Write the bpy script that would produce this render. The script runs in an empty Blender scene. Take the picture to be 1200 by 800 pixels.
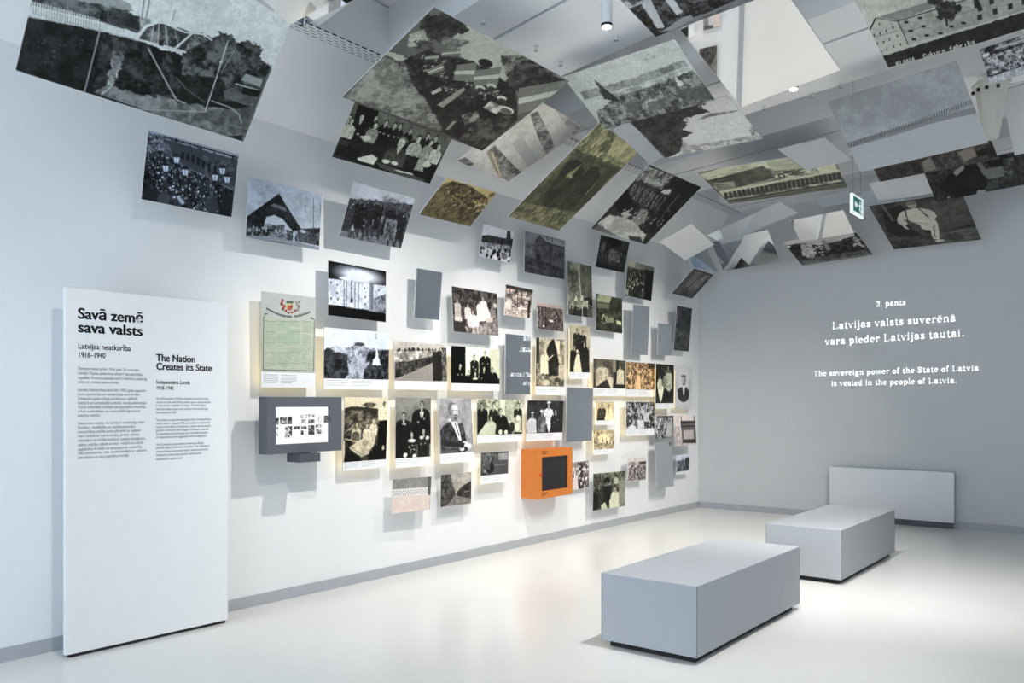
import bpy, bmesh, math, random
import numpy as np
from mathutils import Matrix, Vector
S = bpy.context.scene
COL = S.collection

# ---------- camera, daylight, exposure ----------
cd = bpy.data.cameras.new('camera'); cam = bpy.data.objects.new('camera', cd); COL.objects.link(cam)
cd.sensor_fit = 'HORIZONTAL'; cd.sensor_width = 36.0
cd.lens = 993.13 / 1200 * 36.0
cd.shift_y = (470.57 - 400) / 1200
cam.location = (5.67, 0.11, 1.6)
cam.rotation_euler = (math.radians(90), 0, 0.661506)
cd.clip_start = 0.05
S.camera = cam
S.view_settings.view_transform = 'Standard'; S.view_settings.look = 'None'
S.view_settings.gamma = 1.0; S.view_settings.use_curve_mapping = False
S.view_settings.exposure = 0.28
S.cycles.use_denoising = True
S.cycles.max_bounces = 10; S.cycles.diffuse_bounces = 5; S.cycles.glossy_bounces = 5
S.cycles.sample_clamp_indirect = 6.0
wd = bpy.data.worlds.new('daylight'); S.world = wd; wd.use_nodes = True
bg = wd.node_tree.nodes['Background']; bg.inputs[0].default_value = (0.75, 0.87, 1.0, 1); bg.inputs[1].default_value = 1.0

ROOM_X, ROOM_Y0, ROOM_Y1, ROOM_Z = 9.0, -4.0, 12.0, 4.8
def area(name, loc, rot, sx, sy, power, colr):
    l = bpy.data.lights.new(name, 'AREA'); l.shape = 'RECTANGLE'; l.size = sx; l.size_y = sy; l.energy = power; l.color = colr
    o = bpy.data.objects.new(name, l); o.location = loc; o.rotation_euler = rot; COL.objects.link(o); return o
# daylight lamp outside the unseen rear window, tilted up to brighten the ceiling
area('window_daylight', (3.4, -4.4, 2.0), (math.radians(127), 0, 0), 5.6, 2.8, 240, (.70, .86, 1.0))

# ---------- materials ----------
def srgb(c):
    c = np.asarray(c, float) / 255.0
    return np.where(c <= .04045, c / 12.92, ((c + .055) / 1.055) ** 2.4)
def mat(name, rgb, rough=.6, metal=0., spec=.5, emit=None, es=0., noise=None, coat=0., bump=0.):
    m = bpy.data.materials.new(name); m.use_nodes = True; nt = m.node_tree; b = nt.nodes['Principled BSDF']
    c = tuple(srgb(rgb)) + (1,)
    b.inputs['Base Color'].default_value = c; b.inputs['Roughness'].default_value = rough
    b.inputs['Metallic'].default_value = metal; b.inputs['Specular IOR Level'].default_value = spec
    b.inputs['Coat Weight'].default_value = coat; b.inputs['Coat Roughness'].default_value = .12
    if emit is not None:
        b.inputs['Emission Color'].default_value = tuple(srgb(emit)) + (1,); b.inputs['Emission Strength'].default_value = es
    if noise:
        sc, amt = noise
        tc = nt.nodes.new('ShaderNodeTexCoord'); n = nt.nodes.new('ShaderNodeTexNoise'); n.inputs['Scale'].default_value = sc; n.inputs['Detail'].default_value = 6
        nt.links.new(tc.outputs['Object'], n.inputs['Vector'])
        r = nt.nodes.new('ShaderNodeValToRGB'); r.color_ramp.elements[0].position = .3; r.color_ramp.elements[1].position = .7
        r.color_ramp.elements[0].color = tuple(x * (1 - amt) for x in c[:3]) + (1,); r.color_ramp.elements[1].color = tuple(min(1, x * (1 + amt)) for x in c[:3]) + (1,)
        nt.links.new(n.outputs['Fac'], r.inputs['Fac']); nt.links.new(r.outputs['Color'], b.inputs['Base Color'])
        if bump:
            bp = nt.nodes.new('ShaderNodeBump'); bp.inputs['Strength'].default_value = bump; bp.inputs['Distance'].default_value = .002
            nt.links.new(n.outputs['Fac'], bp.inputs['Height']); nt.links.new(bp.outputs['Normal'], b.inputs['Normal'])
    return m
M = {}
M['wall'] = mat('white_paint', (234, 236, 238), .75, noise=(3, .012))
M['back'] = mat('grey_paint', (203, 206, 209), .8, noise=(3, .012))
M['soffit'] = mat('soffit_paint', (240, 241, 242), .7, noise=(3, .01))
M['ceil'] = mat('ceiling_paint', (238, 239, 241), .8, noise=(2, .015))
M['floor'] = mat('floor_resin', (226, 225, 222), .2, spec=.55, noise=(.9, .02))
M['base'] = mat('skirting_grey', (172, 176, 182), .5, noise=(6, .03))
M['board'] = mat('white_board', (236, 237, 238), .5, noise=(8, .01))
M['edge'] = mat('panel_edge', (206, 208, 210), .5, noise=(8, .01))
M['mirror'] = mat('silver_mirror', (214, 217, 220), .02, metal=1., noise=(2, .004))
M['mirror_grey'] = mat('matte_mirror_grey', (196, 199, 202), .5, noise=(8, .01))  # even matte grey for what two mirror panels reflect
M['steel'] = mat('steel', (170, 172, 175), .35, metal=1., noise=(20, .03))
M['felt'] = mat('grey_felt', (174, 177, 182), .95, spec=.1, noise=(120, .10), bump=.3)
M['seam'] = mat('dark_seam', (110, 112, 118), .9, noise=(30, .1))
M['black'] = mat('black_plinth', (24, 25, 28), .6, noise=(20, .1))
M['ink'] = mat('black_ink', (28, 29, 32), .6, noise=(60, .02))
M['ink2'] = mat('grey_ink', (112, 116, 122), .6, noise=(60, .02))
M['orange'] = mat('orange_lacquer', (204, 118, 46), .55, noise=(5, .03))
M['orangedark'] = mat('dark_reddish_print', (92, 44, 14), .6, noise=(20, .03))
M['grey'] = mat('slate_grey_lacquer', (90, 93, 102), .5, noise=(8, .03))
M['greyd'] = mat('slate_grey_dark', (76, 79, 88), .5, noise=(8, .03))
M['glass'] = mat('dark_glass', (34, 30, 32), .06, spec=.6, noise=(9, .25))
M['exhibit'] = mat('dark_exhibit', (46, 38, 44), .5, noise=(14, .4))
M['red'] = mat('red_plastic', (196, 44, 24), .4, noise=(9, .02))
M['lampw'] = mat('lamp_white', (222, 224, 226), .4, noise=(9, .01))
M['lens'] = mat('lamp_lens', (255, 255, 255), .3, emit=(255, 252, 240), es=9., noise=(9, .01))
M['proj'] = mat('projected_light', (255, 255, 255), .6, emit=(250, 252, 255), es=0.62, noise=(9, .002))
M['glow'] = mat('warm_led', (255, 240, 200), .5, emit=(255, 226, 160), es=1.5, noise=(9, .002))
M['exitw'] = mat('exit_white', (235, 245, 245), .4, emit=(225, 240, 240), es=.55, noise=(9, .002))
M['exitg'] = mat('exit_green', (30, 96, 92), .4, emit=(60, 120, 116), es=.35, noise=(9, .002))
M['radiator'] = mat('white_enamel', (222, 225, 229), .45, noise=(6, .01))
M['plastic'] = mat('cream_plastic', (214, 214, 206), .5, noise=(10, .02))

def print_mat(name, emit=0.):
    m = bpy.data.materials.new(name); m.use_nodes = True; nt = m.node_tree; b = nt.nodes['Principled BSDF']
    a = nt.nodes.new('ShaderNodeAttribute'); a.attribute_name = 'ink'
    b.inputs['Roughness'].default_value = .5; b.inputs['Specular IOR Level'].default_value = .2
    if emit:
        b.inputs['Base Color'].default_value = (.02, .02, .02, 1); nt.links.new(a.outputs['Color'], b.inputs['Emission Color']); b.inputs['Emission Strength'].default_value = emit
    else: nt.links.new(a.outputs['Color'], b.inputs['Base Color'])
    return m
M['print'] = print_mat('photographic_print'); M['screen'] = print_mat('lit_screen', 0.95)

# perforated ceiling strip: staggered dark slots
def perf_mat():
    m = mat('perforated_white', (232, 233, 234), .6); nt = m.node_tree; b = nt.nodes['Principled BSDF']
    tc = nt.nodes.new('ShaderNodeTexCoord'); mp = nt.nodes.new('ShaderNodeMapping'); mp.inputs['Rotation'].default_value = (0, 0, math.radians(90))
    br = nt.nodes.new('ShaderNodeTexBrick'); br.inputs['Scale'].default_value = 1.0; br.inputs['Brick Width'].default_value = .075; br.inputs['Row Height'].default_value = .036
    br.inputs['Mortar Size'].default_value = .0135; br.inputs['Mortar Smooth'].default_value = 0.; br.offset = .5
    br.inputs['Color1'].default_value = (.03, .03, .035, 1); br.inputs['Color2'].default_value = (.03, .03, .035, 1); br.inputs['Mortar'].default_value = (.8, .81, .82, 1)
    nt.links.new(tc.outputs['Object'], mp.inputs['Vector']); nt.links.new(mp.outputs['Vector'], br.inputs['Vector']); nt.links.new(br.outputs['Color'], b.inputs['Base Color'])
    return m
M['perf'] = perf_mat()

# ---------- mesh helpers ----------
def link(name, me, m=None, parent=None):
    o = bpy.data.objects.new(name, me); COL.objects.link(o)
    if m is not None:
        for x in (m if isinstance(m, (list, tuple)) else [m]): me.materials.append(x)
    if parent is not None: o.parent = parent
    return o
def add_box(bm, x0, x1, y0, y1, z0, z1, mi=0):
    v = [bm.verts.new(p) for p in ((x0,y0,z0),(x1,y0,z0),(x1,y1,z0),(x0,y1,z0),(x0,y0,z1),(x1,y0,z1),(x1,y1,z1),(x0,y1,z1))]
    for f in ((3,2,1,0),(4,5,6,7),(0,1,5,4),(1,2,6,5),(2,3,7,6),(3,0,4,7)):
        q = bm.faces.new([v[i] for i in f]); q.material_index = mi
def add_prism(bm, pts, z0, z1):
    a = [bm.verts.new((x, y, z0)) for x, y in pts]; b = [bm.verts.new((x, y, z1)) for x, y in pts]; n = len(pts)
    bm.faces.new(a[::-1]); bm.faces.new(b)
    for i in range(n): bm.faces.new((a[i], a[(i+1) % n], b[(i+1) % n], b[i]))
def add_lathe(bm, prof, seg=24, cx=0, cy=0):
    rings = [[bm.verts.new((cx + r*math.cos(2*math.pi*k/seg), cy + r*math.sin(2*math.pi*k/seg), z)) for k in range(seg)] for r, z in prof]
    for i in range(len(rings)-1):
        for k in range(seg): bm.faces.new((rings[i][k], rings[i][(k+1) % seg], rings[i+1][(k+1) % seg], rings[i+1][k]))
    bm.faces.new(rings[0][::-1]); bm.faces.new(rings[-1])
def add_tube(bm, p, q, r, seg=8):
    p, q = Vector(p), Vector(q); d = (q-p).normalized(); u = d.orthogonal().normalized(); w = d.cross(u)
    A = [bm.verts.new(p + (u*math.cos(2*math.pi*k/seg) + w*math.sin(2*math.pi*k/seg))*r) for k in range(seg)]
    B = [bm.verts.new(q + (u*math.cos(2*math.pi*k/seg) + w*math.sin(2*math.pi*k/seg))*r) for k in range(seg)]
    for k in range(seg): bm.faces.new((A[k], A[(k+1) % seg], B[(k+1) % seg], B[k]))
    bm.faces.new(A[::-1]); bm.faces.new(B)
def done(bm, name, m, parent=None, bevel=0., seg=2, smooth=False):
    bmesh.ops.recalc_face_normals(bm, faces=bm.faces)
    if bevel:
        bmesh.ops.bevel(bm, geom=[e for e in bm.edges], offset=bevel, segments=seg, profile=.6, affect='EDGES')
    me = bpy.data.meshes.new(name); bm.to_mesh(me); bm.free()
    if smooth:
        for p in me.polygons: p.use_smooth = True
    return link(name, me, m, parent)
def box(name, b, m, parent=None, bevel=0.):
    bm = bmesh.new(); add_box(bm, *b); return done(bm, name, m, parent, bevel)
def tag(o, label, cat, group=None):
    o['label'] = label; o['category'] = cat
    if group: o['group'] = group
    return o
def struct(o): o['kind'] = 'structure'; return o
def empty(name, loc, rz=0.):
    o = bpy.data.objects.new(name, None); o.empty_display_size = .1; COL.objects.link(o); o.location = loc; o.rotation_euler = (0, 0, rz); return o

# ---------- room shell ----------
W = .2
struct(box('floor', (-W, ROOM_X+W, ROOM_Y0-W, ROOM_Y1+W, -.2, 0), M['floor']))
struct(box('wall_left', (-W, 0, ROOM_Y0-W, ROOM_Y1+W, 0, ROOM_Z+W), M['wall']))
struct(box('wall_back', (0, ROOM_X, ROOM_Y1, ROOM_Y1+W, 0, ROOM_Z+W), M['back']))
struct(box('wall_right', (ROOM_X, ROOM_X+W, ROOM_Y0-W, ROOM_Y1+W, 0, ROOM_Z+W), M['wall']))
# rear wall with a wide window opening
WX0, WX1, WZ0, WZ1 = .6, 7.2, .6, 4.2
bm = bmesh.new()
add_box(bm, 0, WX0, ROOM_Y0-W, ROOM_Y0, 0, ROOM_Z+W); add_box(bm, WX1, ROOM_X, ROOM_Y0-W, ROOM_Y0, 0, ROOM_Z+W)
add_box(bm, WX0, WX1, ROOM_Y0-W, ROOM_Y0, 0, WZ0); add_box(bm, WX0, WX1, ROOM_Y0-W, ROOM_Y0, WZ1, ROOM_Z+W)
struct(done(bm, 'wall_front', M['wall']))
bm = bmesh.new()
for k in range(5):
    x = WX0 + (WX1-WX0)*k/4; add_box(bm, x-.03, x+.03, ROOM_Y0-.12, ROOM_Y0-.06, WZ0, WZ1)
for z in (WZ0+.03, WZ1-.03): add_box(bm, WX0, WX1, ROOM_Y0-.12, ROOM_Y0-.06, z-.03, z+.03)
struct(done(bm, 'window_1', M['base']))
# ceiling: slab above, long rafts below it with narrow slots, running askew to the walls
SK = math.tan(math.radians(13.2))
def clip(pts, y0, y1):
    for side, lim in ((1, y0), (-1, y1)):
        out = []
        for i in range(len(pts)):
            a, b = pts[i], pts[(i+1) % len(pts)]; ia, ib = side*(a[1]-lim) >= 0, side*(b[1]-lim) >= 0
            if ia: out.append(a)
            if ia != ib:
                t = (lim-a[1])/(b[1]-a[1]); out.append((a[0]+(b[0]-a[0])*t, lim))
        pts = out
        if not pts: break
    return pts
bm = bmesh.new(); add_box(bm, -W, ROOM_X+W, ROOM_Y0-W, ROOM_Y1+W, ROOM_Z, ROOM_Z+W)
for k in range(-5, 6):
    s0 = 5.41 + 2.06*k
    for a, b, z0 in ((s0-.47, s0-.018, 4.4), (s0+.018, s0+.9, 4.4)):
        y = lambda s, x: (s - .2284*x)/.9736
        p = clip([(.66, y(a, .66)), (ROOM_X, y(a, ROOM_X)), (ROOM_X, y(b, ROOM_X)), (.66, y(b, .66))], ROOM_Y0, ROOM_Y1)
        if len(p) > 2: add_prism(bm, p, z0, ROOM_Z)
struct(done(bm, 'ceiling', M['ceil']))
struct(box('trim_1', (.5, .66, ROOM_Y0, ROOM_Y1, 4.385, 4.79), M['ceil']))
struct(box('trim_2', (.47, .665, ROOM_Y0, ROOM_Y1, 4.374, 4.384), M['perf']))
bm = bmesh.new(); prof = [(0, 3.82), (.012, 3.82), (.5, 4.372), (.5, 4.79), (0, 4.79)]
A = [bm.verts.new((x, ROOM_Y0, z)) for x, z in prof]; B = [bm.verts.new((x, ROOM_Y1, z)) for x, z in prof]
bm.faces.new(A); bm.faces.new(B[::-1])
for i in range(len(prof)): bm.faces.new((A[i], A[(i+1) % len(prof)], B[(i+1) % len(prof)], B[i]))
struct(done(bm, 'trim_3', M['soffit']))
# skirtings, jointed
def skirting(name, boxes):
    bm = bmesh.new()
    for b in boxes: add_box(bm, *b)
    struct(done(bm, name, M['base']))
skirting('baseboard_left', [(0, .012, y, min(y+2.43, ROOM_Y1)-.003, 0, .088) for y in (-4, -1.57, .86, 3.29, 5.72, 8.15, 10.58)])
skirting('baseboard_back', [(x, min(x+2.0, ROOM_X)-.003, 11.988, 12, 0, .088) for x in (.013, 2.013, 4.013, 6.013, 8.013)])
skirting('baseboard_right', [(8.988, 9, -4, 11.98, 0, .088)])
def ceil_z(x, y):
    if x < .5: return 3.82 + max(0, x-.012)*1.131
    if x < .66: return 4.374
    s = .2284*x + .9736*y; q = (s-5.41+.47) % 2.06
    return 4.4 if (q < .452 or .488 < q < 1.37) else ROOM_Z

# ---------- picture engine: every print is painted as per-vertex colour on its own grid ----------
def vnoise(h,w,sc,rng):
    out=np.zeros((h,w)); amp=1.; tot=0
    for o in range(4):
        k=max(2,int(sc*1.7*2**o)); gw=max(2,int(k*w/h)); g=rng.random((k+2,gw+2))
        yy=np.linspace(0,k,h); xx=np.linspace(0,gw,w)
        y0=yy.astype(int); x0=xx.astype(int); fy=(yy-y0)[:,None]; fx=(xx-x0)[None,:]
        fy=fy*fy*(3-2*fy); fx=fx*fx*(3-2*fx)
        out+=amp*((g[y0][:,x0]*(1-fx)+g[y0][:,x0+1]*fx)*(1-fy)+(g[y0+1][:,x0]*(1-fx)+g[y0+1][:,x0+1]*fx)*fy); tot+=amp; amp*=.85
    out/=tot
    return np.clip((out-.5)*3.2+.5,0,1)
def col(c): return np.array(c if isinstance(c,(list,tuple)) else (c,c,c),float)
class Canvas:
    def __init__(s,h,w,a,seed):
        s.h,s.w,s.a=h,w,a; s.gr=.08; s.wp=.011; s.rng=np.random.default_rng(seed); s.im=np.zeros((h,w,3))
        s.Y,s.X=np.meshgrid(np.linspace(0,1,h),np.linspace(0,a,w),indexing='ij'); s.px=1./h
    def mix(s,m,c):
        if m is None: return
        m=m[...,None]; s.im=s.im*(1-m)+col(c)*m if not isinstance(c,np.ndarray) else s.im*(1-m)+c*m
    def poly(s,pts):
        P=np.array(pts,float).reshape(-1,2)*[s.a,1]; n=len(P); ins=np.zeros((s.h,s.w),bool); d=np.full((s.h,s.w),9.)
        for i in range(n):
            x0,y0=P[i]; x1,y1=P[(i+1)%n]
            if y0!=y1:
                c=((y0>s.Y)!=(y1>s.Y))&(s.X<(x1-x0)*(s.Y-y0)/(y1-y0)+x0); ins^=c
            d=np.minimum(d,s.seg(x0,y0,x1,y1))
        return np.clip(.5+np.where(ins,d,-d)/s.px,0,1)
    def seg(s,x0,y0,x1,y1):
        dx,dy=x1-x0,y1-y0; L=dx*dx+dy*dy+1e-12
        t=np.clip(((s.X-x0)*dx+(s.Y-y0)*dy)/L,0,1); return np.hypot(s.X-x0-t*dx,s.Y-y0-t*dy)
    def ell(s,x,y,rx,ry,soft=0):
        r=np.hypot((s.X-x*s.a)/max(rx,1e-4),(s.Y-y)/max(ry,1e-4)); m=min(rx,ry)
        return np.clip(.5+(1-r)*m/max(s.px,soft*1.),0,1)
    def warp(s):
        if s.wp<=0: return
        dy=(vnoise(s.h,s.w,11,s.rng)-.5)*2*s.wp*s.h; dx=(vnoise(s.h,s.w,11,s.rng)-.5)*2*s.wp*s.h
        yy,xx=np.linspace(0,1,s.h),np.linspace(0,1,s.w); ed=np.minimum(1,np.minimum(yy,1-yy)/.07)[:,None]*np.minimum(1,np.minimum(xx,1-xx)/.06)[None,:]; dy=dy*ed; dx=dx*ed
        I,Jx=np.meshgrid(np.arange(s.h),np.arange(s.w),indexing='ij'); fy=np.clip(I+dy,0,s.h-1.001); fx=np.clip(Jx+dx,0,s.w-1.001); i0=fy.astype(int); j0=fx.astype(int); a=(fy-i0)[...,None]; b=(fx-j0)[...,None]; m=s.im
        s.im=(m[i0,j0]*(1-b)+m[i0,j0+1]*b)*(1-a)+(m[i0+1,j0]*(1-b)+m[i0+1,j0+1]*b)*a
    def run(s,ops):
        for o in ops:
            k=o[0]
            if k=='g': s.im=col(o[1])*(1-s.Y[...,None])+col(o[2])*s.Y[...,None]
            elif k=='w': s.warp()
            elif k=='p': s.mix(s.poly(o[2]),o[1])
            elif k=='e': s.mix(s.ell(*o[2:]),o[1])
            elif k=='l':
                P=np.array(o[3],float).reshape(-1,2)*[s.a,1]; d=np.full((s.h,s.w),9.)
                for i in range(len(P)-1): d=np.minimum(d,s.seg(*P[i],*P[i+1]))
                s.mix(np.clip((o[2]/2-d)/s.px+.5,0,1)*min(1,o[2]/s.px),o[1])
            elif k=='n':
                n=vnoise(s.h,s.w,o[3],s.rng)[...,None]; m=s.poly(o[4]) if o[4] else np.ones((s.h,s.w))
                s.mix(m,col(o[1])*(1-n)+col(o[2])*n)
            elif k=='s':
                P=np.array(o[5],float).reshape(-1,2); m=s.poly(o[5])
                lo,hi=P.min(0),P.max(0); cnt=0
                for _ in range(o[3]*4):
                    x,y=lo+(hi-lo)*s.rng.random(2); i=min(s.h-1,max(0,int(y*(s.h-1)))); j=min(s.w-1,max(0,int(x*(s.w-1))))
                    if m[i,j]<.5: continue
                    t=s.rng.random(); r=o[4]*(.6+.7*s.rng.random()); s.mix(s.ell(x,y,r,r*1.2),col(o[1])*(1-t)+col(o[2])*t); cnt+=1
                    if cnt>=o[3]: break
            elif k=='t':
                x,y,rx,ry=o[3:]; n=vnoise(s.h,s.w,7,s.rng); n2=vnoise(s.h,s.w,12,s.rng)[...,None]
                r=np.hypot((s.X-x*s.a)/rx,(s.Y-y)/ry); m=np.clip(.5+(1.12-.45*n-r)*min(rx,ry)/s.px,0,1)
                s.mix(m,col(o[1])*(1-n2)+col(o[2])*n2)
            elif k=='h':
                x,y,r,body,yb,w,face,hair=o[1:]; a=s.a; r*=.86; ru=r/a; wu=w/a; J=lambda q: float(s.rng.uniform(-q,q)); lean=J(.22)*ru
                L=[x-wu*.3,y+r*1.25,x+wu*.3,y+r*1.25,x+wu*(.72+J(.08)),y+r*1.75,x+wu*(.98+J(.08)),y+r*2.5,x+wu*(1.04+J(.1)),y+r*4.2,x+wu*(1.0+J(.14)),yb,x-wu*(1.0+J(.14)),yb,x-wu*(1.04+J(.1)),y+r*4.2,x-wu*(.98+J(.08)),y+r*2.5,x-wu*(.72+J(.08)),y+r*1.75]
                m=s.poly(L); bc=float(np.mean(body)); n=vnoise(s.h,s.w,min(22,.9/max(r,.02)),s.rng)[...,None]; d=8+bc*.09
                s.mix(m,np.clip(col(body)-d,0,255)*(1-n)+np.clip(col(body)+d,0,255)*n)
                dk=(col(body)*.62).tolist(); lt=np.minimum(col(body)*1.12+12,250).tolist()
                if r/s.px>1.6:
                    for q in (-.55,.5):
                        P=[(x+wu*q,y+r*3.0),(x+wu*(q*.8+J(.1)),yb)]; dd=s.seg(P[0][0]*a,P[0][1],P[1][0]*a,P[1][1]); s.mix(np.clip((r*.09-dd)/s.px+.5,0,1)*.7,dk)
                    s.mix(s.poly([x-wu*.16,y+r*1.3,x+wu*.16,y+r*1.3,x+wu*.03,y+r*2.5]),(226,224,218) if bc<90 else dk)
                    for q in (-.4,.4): s.mix(s.ell(x+wu*(q+J(.12)),min(yb-r*.5,y+r*(5.2+J(.8))),r*.42,r*.34),(col(face)*.9).tolist())
                hx=x+lean
                s.mix(s.poly([hx-ru*.4,y,hx+ru*.4,y,x+ru*.46,y+r*1.6,x-ru*.46,y+r*1.6]),(col(face)*.78).tolist())
                s.mix(s.ell(hx,y-r*.2,r*(.92+J(.08)),r*(1.12+J(.1))),hair); s.mix(s.ell(hx+J(.12)*ru,y+r*.2,r*.7,r*.98),face); s.mix(s.ell(hx-ru*.34,y+r*.3,r*.3,r*.8,r*.5)*.45,(col(face)*.6).tolist())
                if r/s.px>1.7:
                    f=(col(face)*.46).tolist()
                    for q in (-.28,.28): s.mix(s.ell(hx+ru*q,y+r*.08,r*.19,r*.11)*.85,f)
                    s.mix(s.ell(hx,y+r*.36,r*.1,r*.22)*.6,(col(face)*.8).tolist()); s.mix(s.ell(hx,y+r*.68,r*.26,r*.09)*.8,f)
        if not any(o[0]=='w' for o in ops): s.warp()
        n=vnoise(s.h,s.w,26,s.rng)[...,None]; n2=vnoise(s.h,s.w,3,s.rng)[...,None]; s.im=np.clip(s.im*(1+s.gr*(n-.5)+s.gr*.5*(n2-.5)),0,255)
        return s.im


# ---------- photographs and mirrors ----------
def grid(name, w, h, im, z, y0, m, parent):
    ny, nx = im.shape[:2]
    X, Y = np.meshgrid(np.linspace(-w/2, w/2, nx), np.linspace(y0, y0-h, ny))
    co = np.stack([X, Y, np.full_like(X, z)], -1).reshape(-1, 3)
    i = np.arange(ny*nx).reshape(ny, nx); q = np.stack([i[1:, :-1], i[1:, 1:], i[:-1, 1:], i[:-1, :-1]], -1).reshape(-1, 4)
    me = bpy.data.meshes.new(name); me.vertices.add(len(co)); me.vertices.foreach_set('co', co.ravel().astype(np.float32))
    me.loops.add(q.size); me.loops.foreach_set('vertex_index', q.ravel().astype(np.int32))
    me.polygons.add(len(q)); me.polygons.foreach_set('loop_start', np.arange(0, q.size, 4, dtype=np.int32)); me.polygons.foreach_set('loop_total', np.full(len(q), 4, np.int32))
    me.update(); me.validate()
    at = me.attributes.new('ink', 'FLOAT_COLOR', 'POINT')
    c = np.ones((ny*nx, 4), np.float32); c[:, :3] = srgb(np.clip(im, 0, 255)).reshape(-1, 3); at.data.foreach_set('color', c.ravel())
    return link(name, me, m, parent)
def board(name, pos, u, v, w, h, th=.006):
    u, v = Vector(u), Vector(v); n = u.cross(v).normalized(); v = n.cross(u)
    bm = bmesh.new(); add_box(bm, -w/2, w/2, -h/2, h/2, -th, 0)
    o = done(bm, name, M['edge']); o.matrix_world = Matrix(((u.x, v.x, n.x, pos[0]), (u.y, v.y, n.y, pos[1]), (u.z, v.z, n.z, pos[2]), (0, 0, 0, 1)))
    return o
def mounts(o, w, h, m):
    # one slim white stud to the wall, or one thin white wire to the ceiling, behind the panel
    mw = o.matrix_world; inv = mw.inverted(); bm = bmesh.new(); p = mw @ Vector((m[1]*w, m[2]*h, -.006))
    if m[0]: q = Vector((0, p.y, p.z)); add_tube(bm, inv @ p, inv @ q, .007); nm = 'wall_stud'
    else: add_tube(bm, inv @ p, inv @ Vector((p.x, p.y, max(ceil_z(p.x, p.y), p.z+.01))), .0011, 6); nm = 'hanging_wire'
    done(bm, nm, M['lampw'], o)
def unpack(ops):
    out = []
    for o in ops:
        k = o[0]
        if k == 'p': out.append(('p', o[1], np.array(o[2])/1e3))
        elif k == 'e': out.append(('e', o[1], *[x/1e3 for x in o[2:]]))
        elif k == 'l': out.append(('l', o[1], o[2]/1e3, np.array(o[3])/1e3))
        elif k == 'n': out.append(('n', o[1], o[2], o[3], (np.array(o[4])/1e3).tolist()))
        elif k == 's': out.append(('s', o[1], o[2], o[3], o[4]/1e3, np.array(o[5])/1e3))
        elif k == 't': out.append(('t', o[1], o[2], *[x/1e3 for x in o[3:]]))
        elif k == 'h': out.append(('h', o[1]/1e3, o[2]/1e3, o[3]/1e3, o[4], o[5]/1e3, o[6]/1e3, o[7], o[8]))
        else: out.append(tuple(o))
    return out
def photo_panel(key, pos, u, v, w, h, rows, wall, tint, cap, label, cat, group, ops, glow):
    name = {'poster': 'poster_panel', 'display panel': 'painted_mirror_board'}.get(cat, 'photo_panel')
    o = board(name, pos, u, v, w, h); tag(o, label, cat, group)
    rows = int(rows); cols = max(24, int(rows*w/h)); cv = Canvas(rows, cols, w/h, sum(map(ord, key)))
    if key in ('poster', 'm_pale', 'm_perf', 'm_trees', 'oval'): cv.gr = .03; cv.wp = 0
    elif wall[0] and key not in ('march', 'bush', 'avenue'): cv.wp = .005
    elif key in ('rail', 'procession'): cv.wp = .008
    elif key in ('factory', 'station', 'lamps', 'cars', 'gate'): cv.wp = .004
    elif key in ('portrait', 'couplekids', 'man', 'class', 'family'): cv.wp = .005
    im = cv.run(unpack(ops)); im = im + cv.rng.normal(0, 3.5, im.shape[:2])[..., None]
    im = im*np.array(tint)
    if key not in ('poster', 'm_pale', 'm_perf', 'm_trees', 'oval'): im = (im-125)*1.12+117
    k = rows if not cap else max(4, int(round(rows*cap)))
    hh = h*(k/rows); grid('print', w, hh, im[:k], .0006, h/2, M['print'], o)
    if cap:
        ch = h-hh; r2 = max(10, int(ch/h*rows*1.5)); c2 = Canvas(r2, cols, w/ch, 5); c2.im[:] = (238, 240, 243)
        rg = random.Random(len(ops)); n = 5 if cat == 'poster' else 3
        for c0, c1 in (((.04, .30), (.36, .64)) if cat == 'poster' else ((.03, .36), (.42, .74))):
            for i in range(n):
                yy = .18 + .62*i/n
                x = c0
                while x < c1 - (.08 if i == n-1 else 0):
                    e = min(c1, x + rg.uniform(.02, .06)); c2.mix(np.clip((.028-c2.seg(x*c2.a, yy, e*c2.a, yy))/c2.px+.5, 0, 1)*.55, (150, 154, 160)); x = e + .012
        grid('caption_strip', w, ch, c2.im, .0006, h/2-hh, M['print'], o)
    mounts(o, w, h, wall)
    if glow:
        bm = bmesh.new(); add_box(bm, -w*.47, w*.47, -h*.46, -h*.40, -.02, -.0065); add_box(bm, -w*.47, -w*.42, -h*.40, h*.42, -.02, -.0065); done(bm, 'light_strip', M['glow'], o)
    return o
def flat_mirror_panel(pos, u, v, w, h, wall, label, m='board'):  # mirror panels whose reflection is one flat painted tone
    o = board('flat_mirror_board', pos, u, v, w, h); tag(o, label, 'display panel')
    bm = bmesh.new(); add_box(bm, -w/2+.001, w/2-.001, -h/2+.001, h/2-.001, .0002, .0022); done(bm, 'front_face', M[m], o)
    mounts(o, w, h, wall); return o
def mirror_panel(pos, u, v, w, h, wall, label):
    o = board('mirror_panel', pos, u, v, w, h, .008); tag(o, label, 'mirror', 'mirror panels of the display')
    bm = bmesh.new(); add_box(bm, -w/2+.001, w/2-.001, -h/2+.001, h/2-.001, .0002, .0022); done(bm, 'mirror_face', M['mirror'], o)
    mounts(o, w, h, wall); return o
G_WALL = 'photographs mounted on the left wall'; G_OVER = 'photographs hung overhead in the vault'
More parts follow.
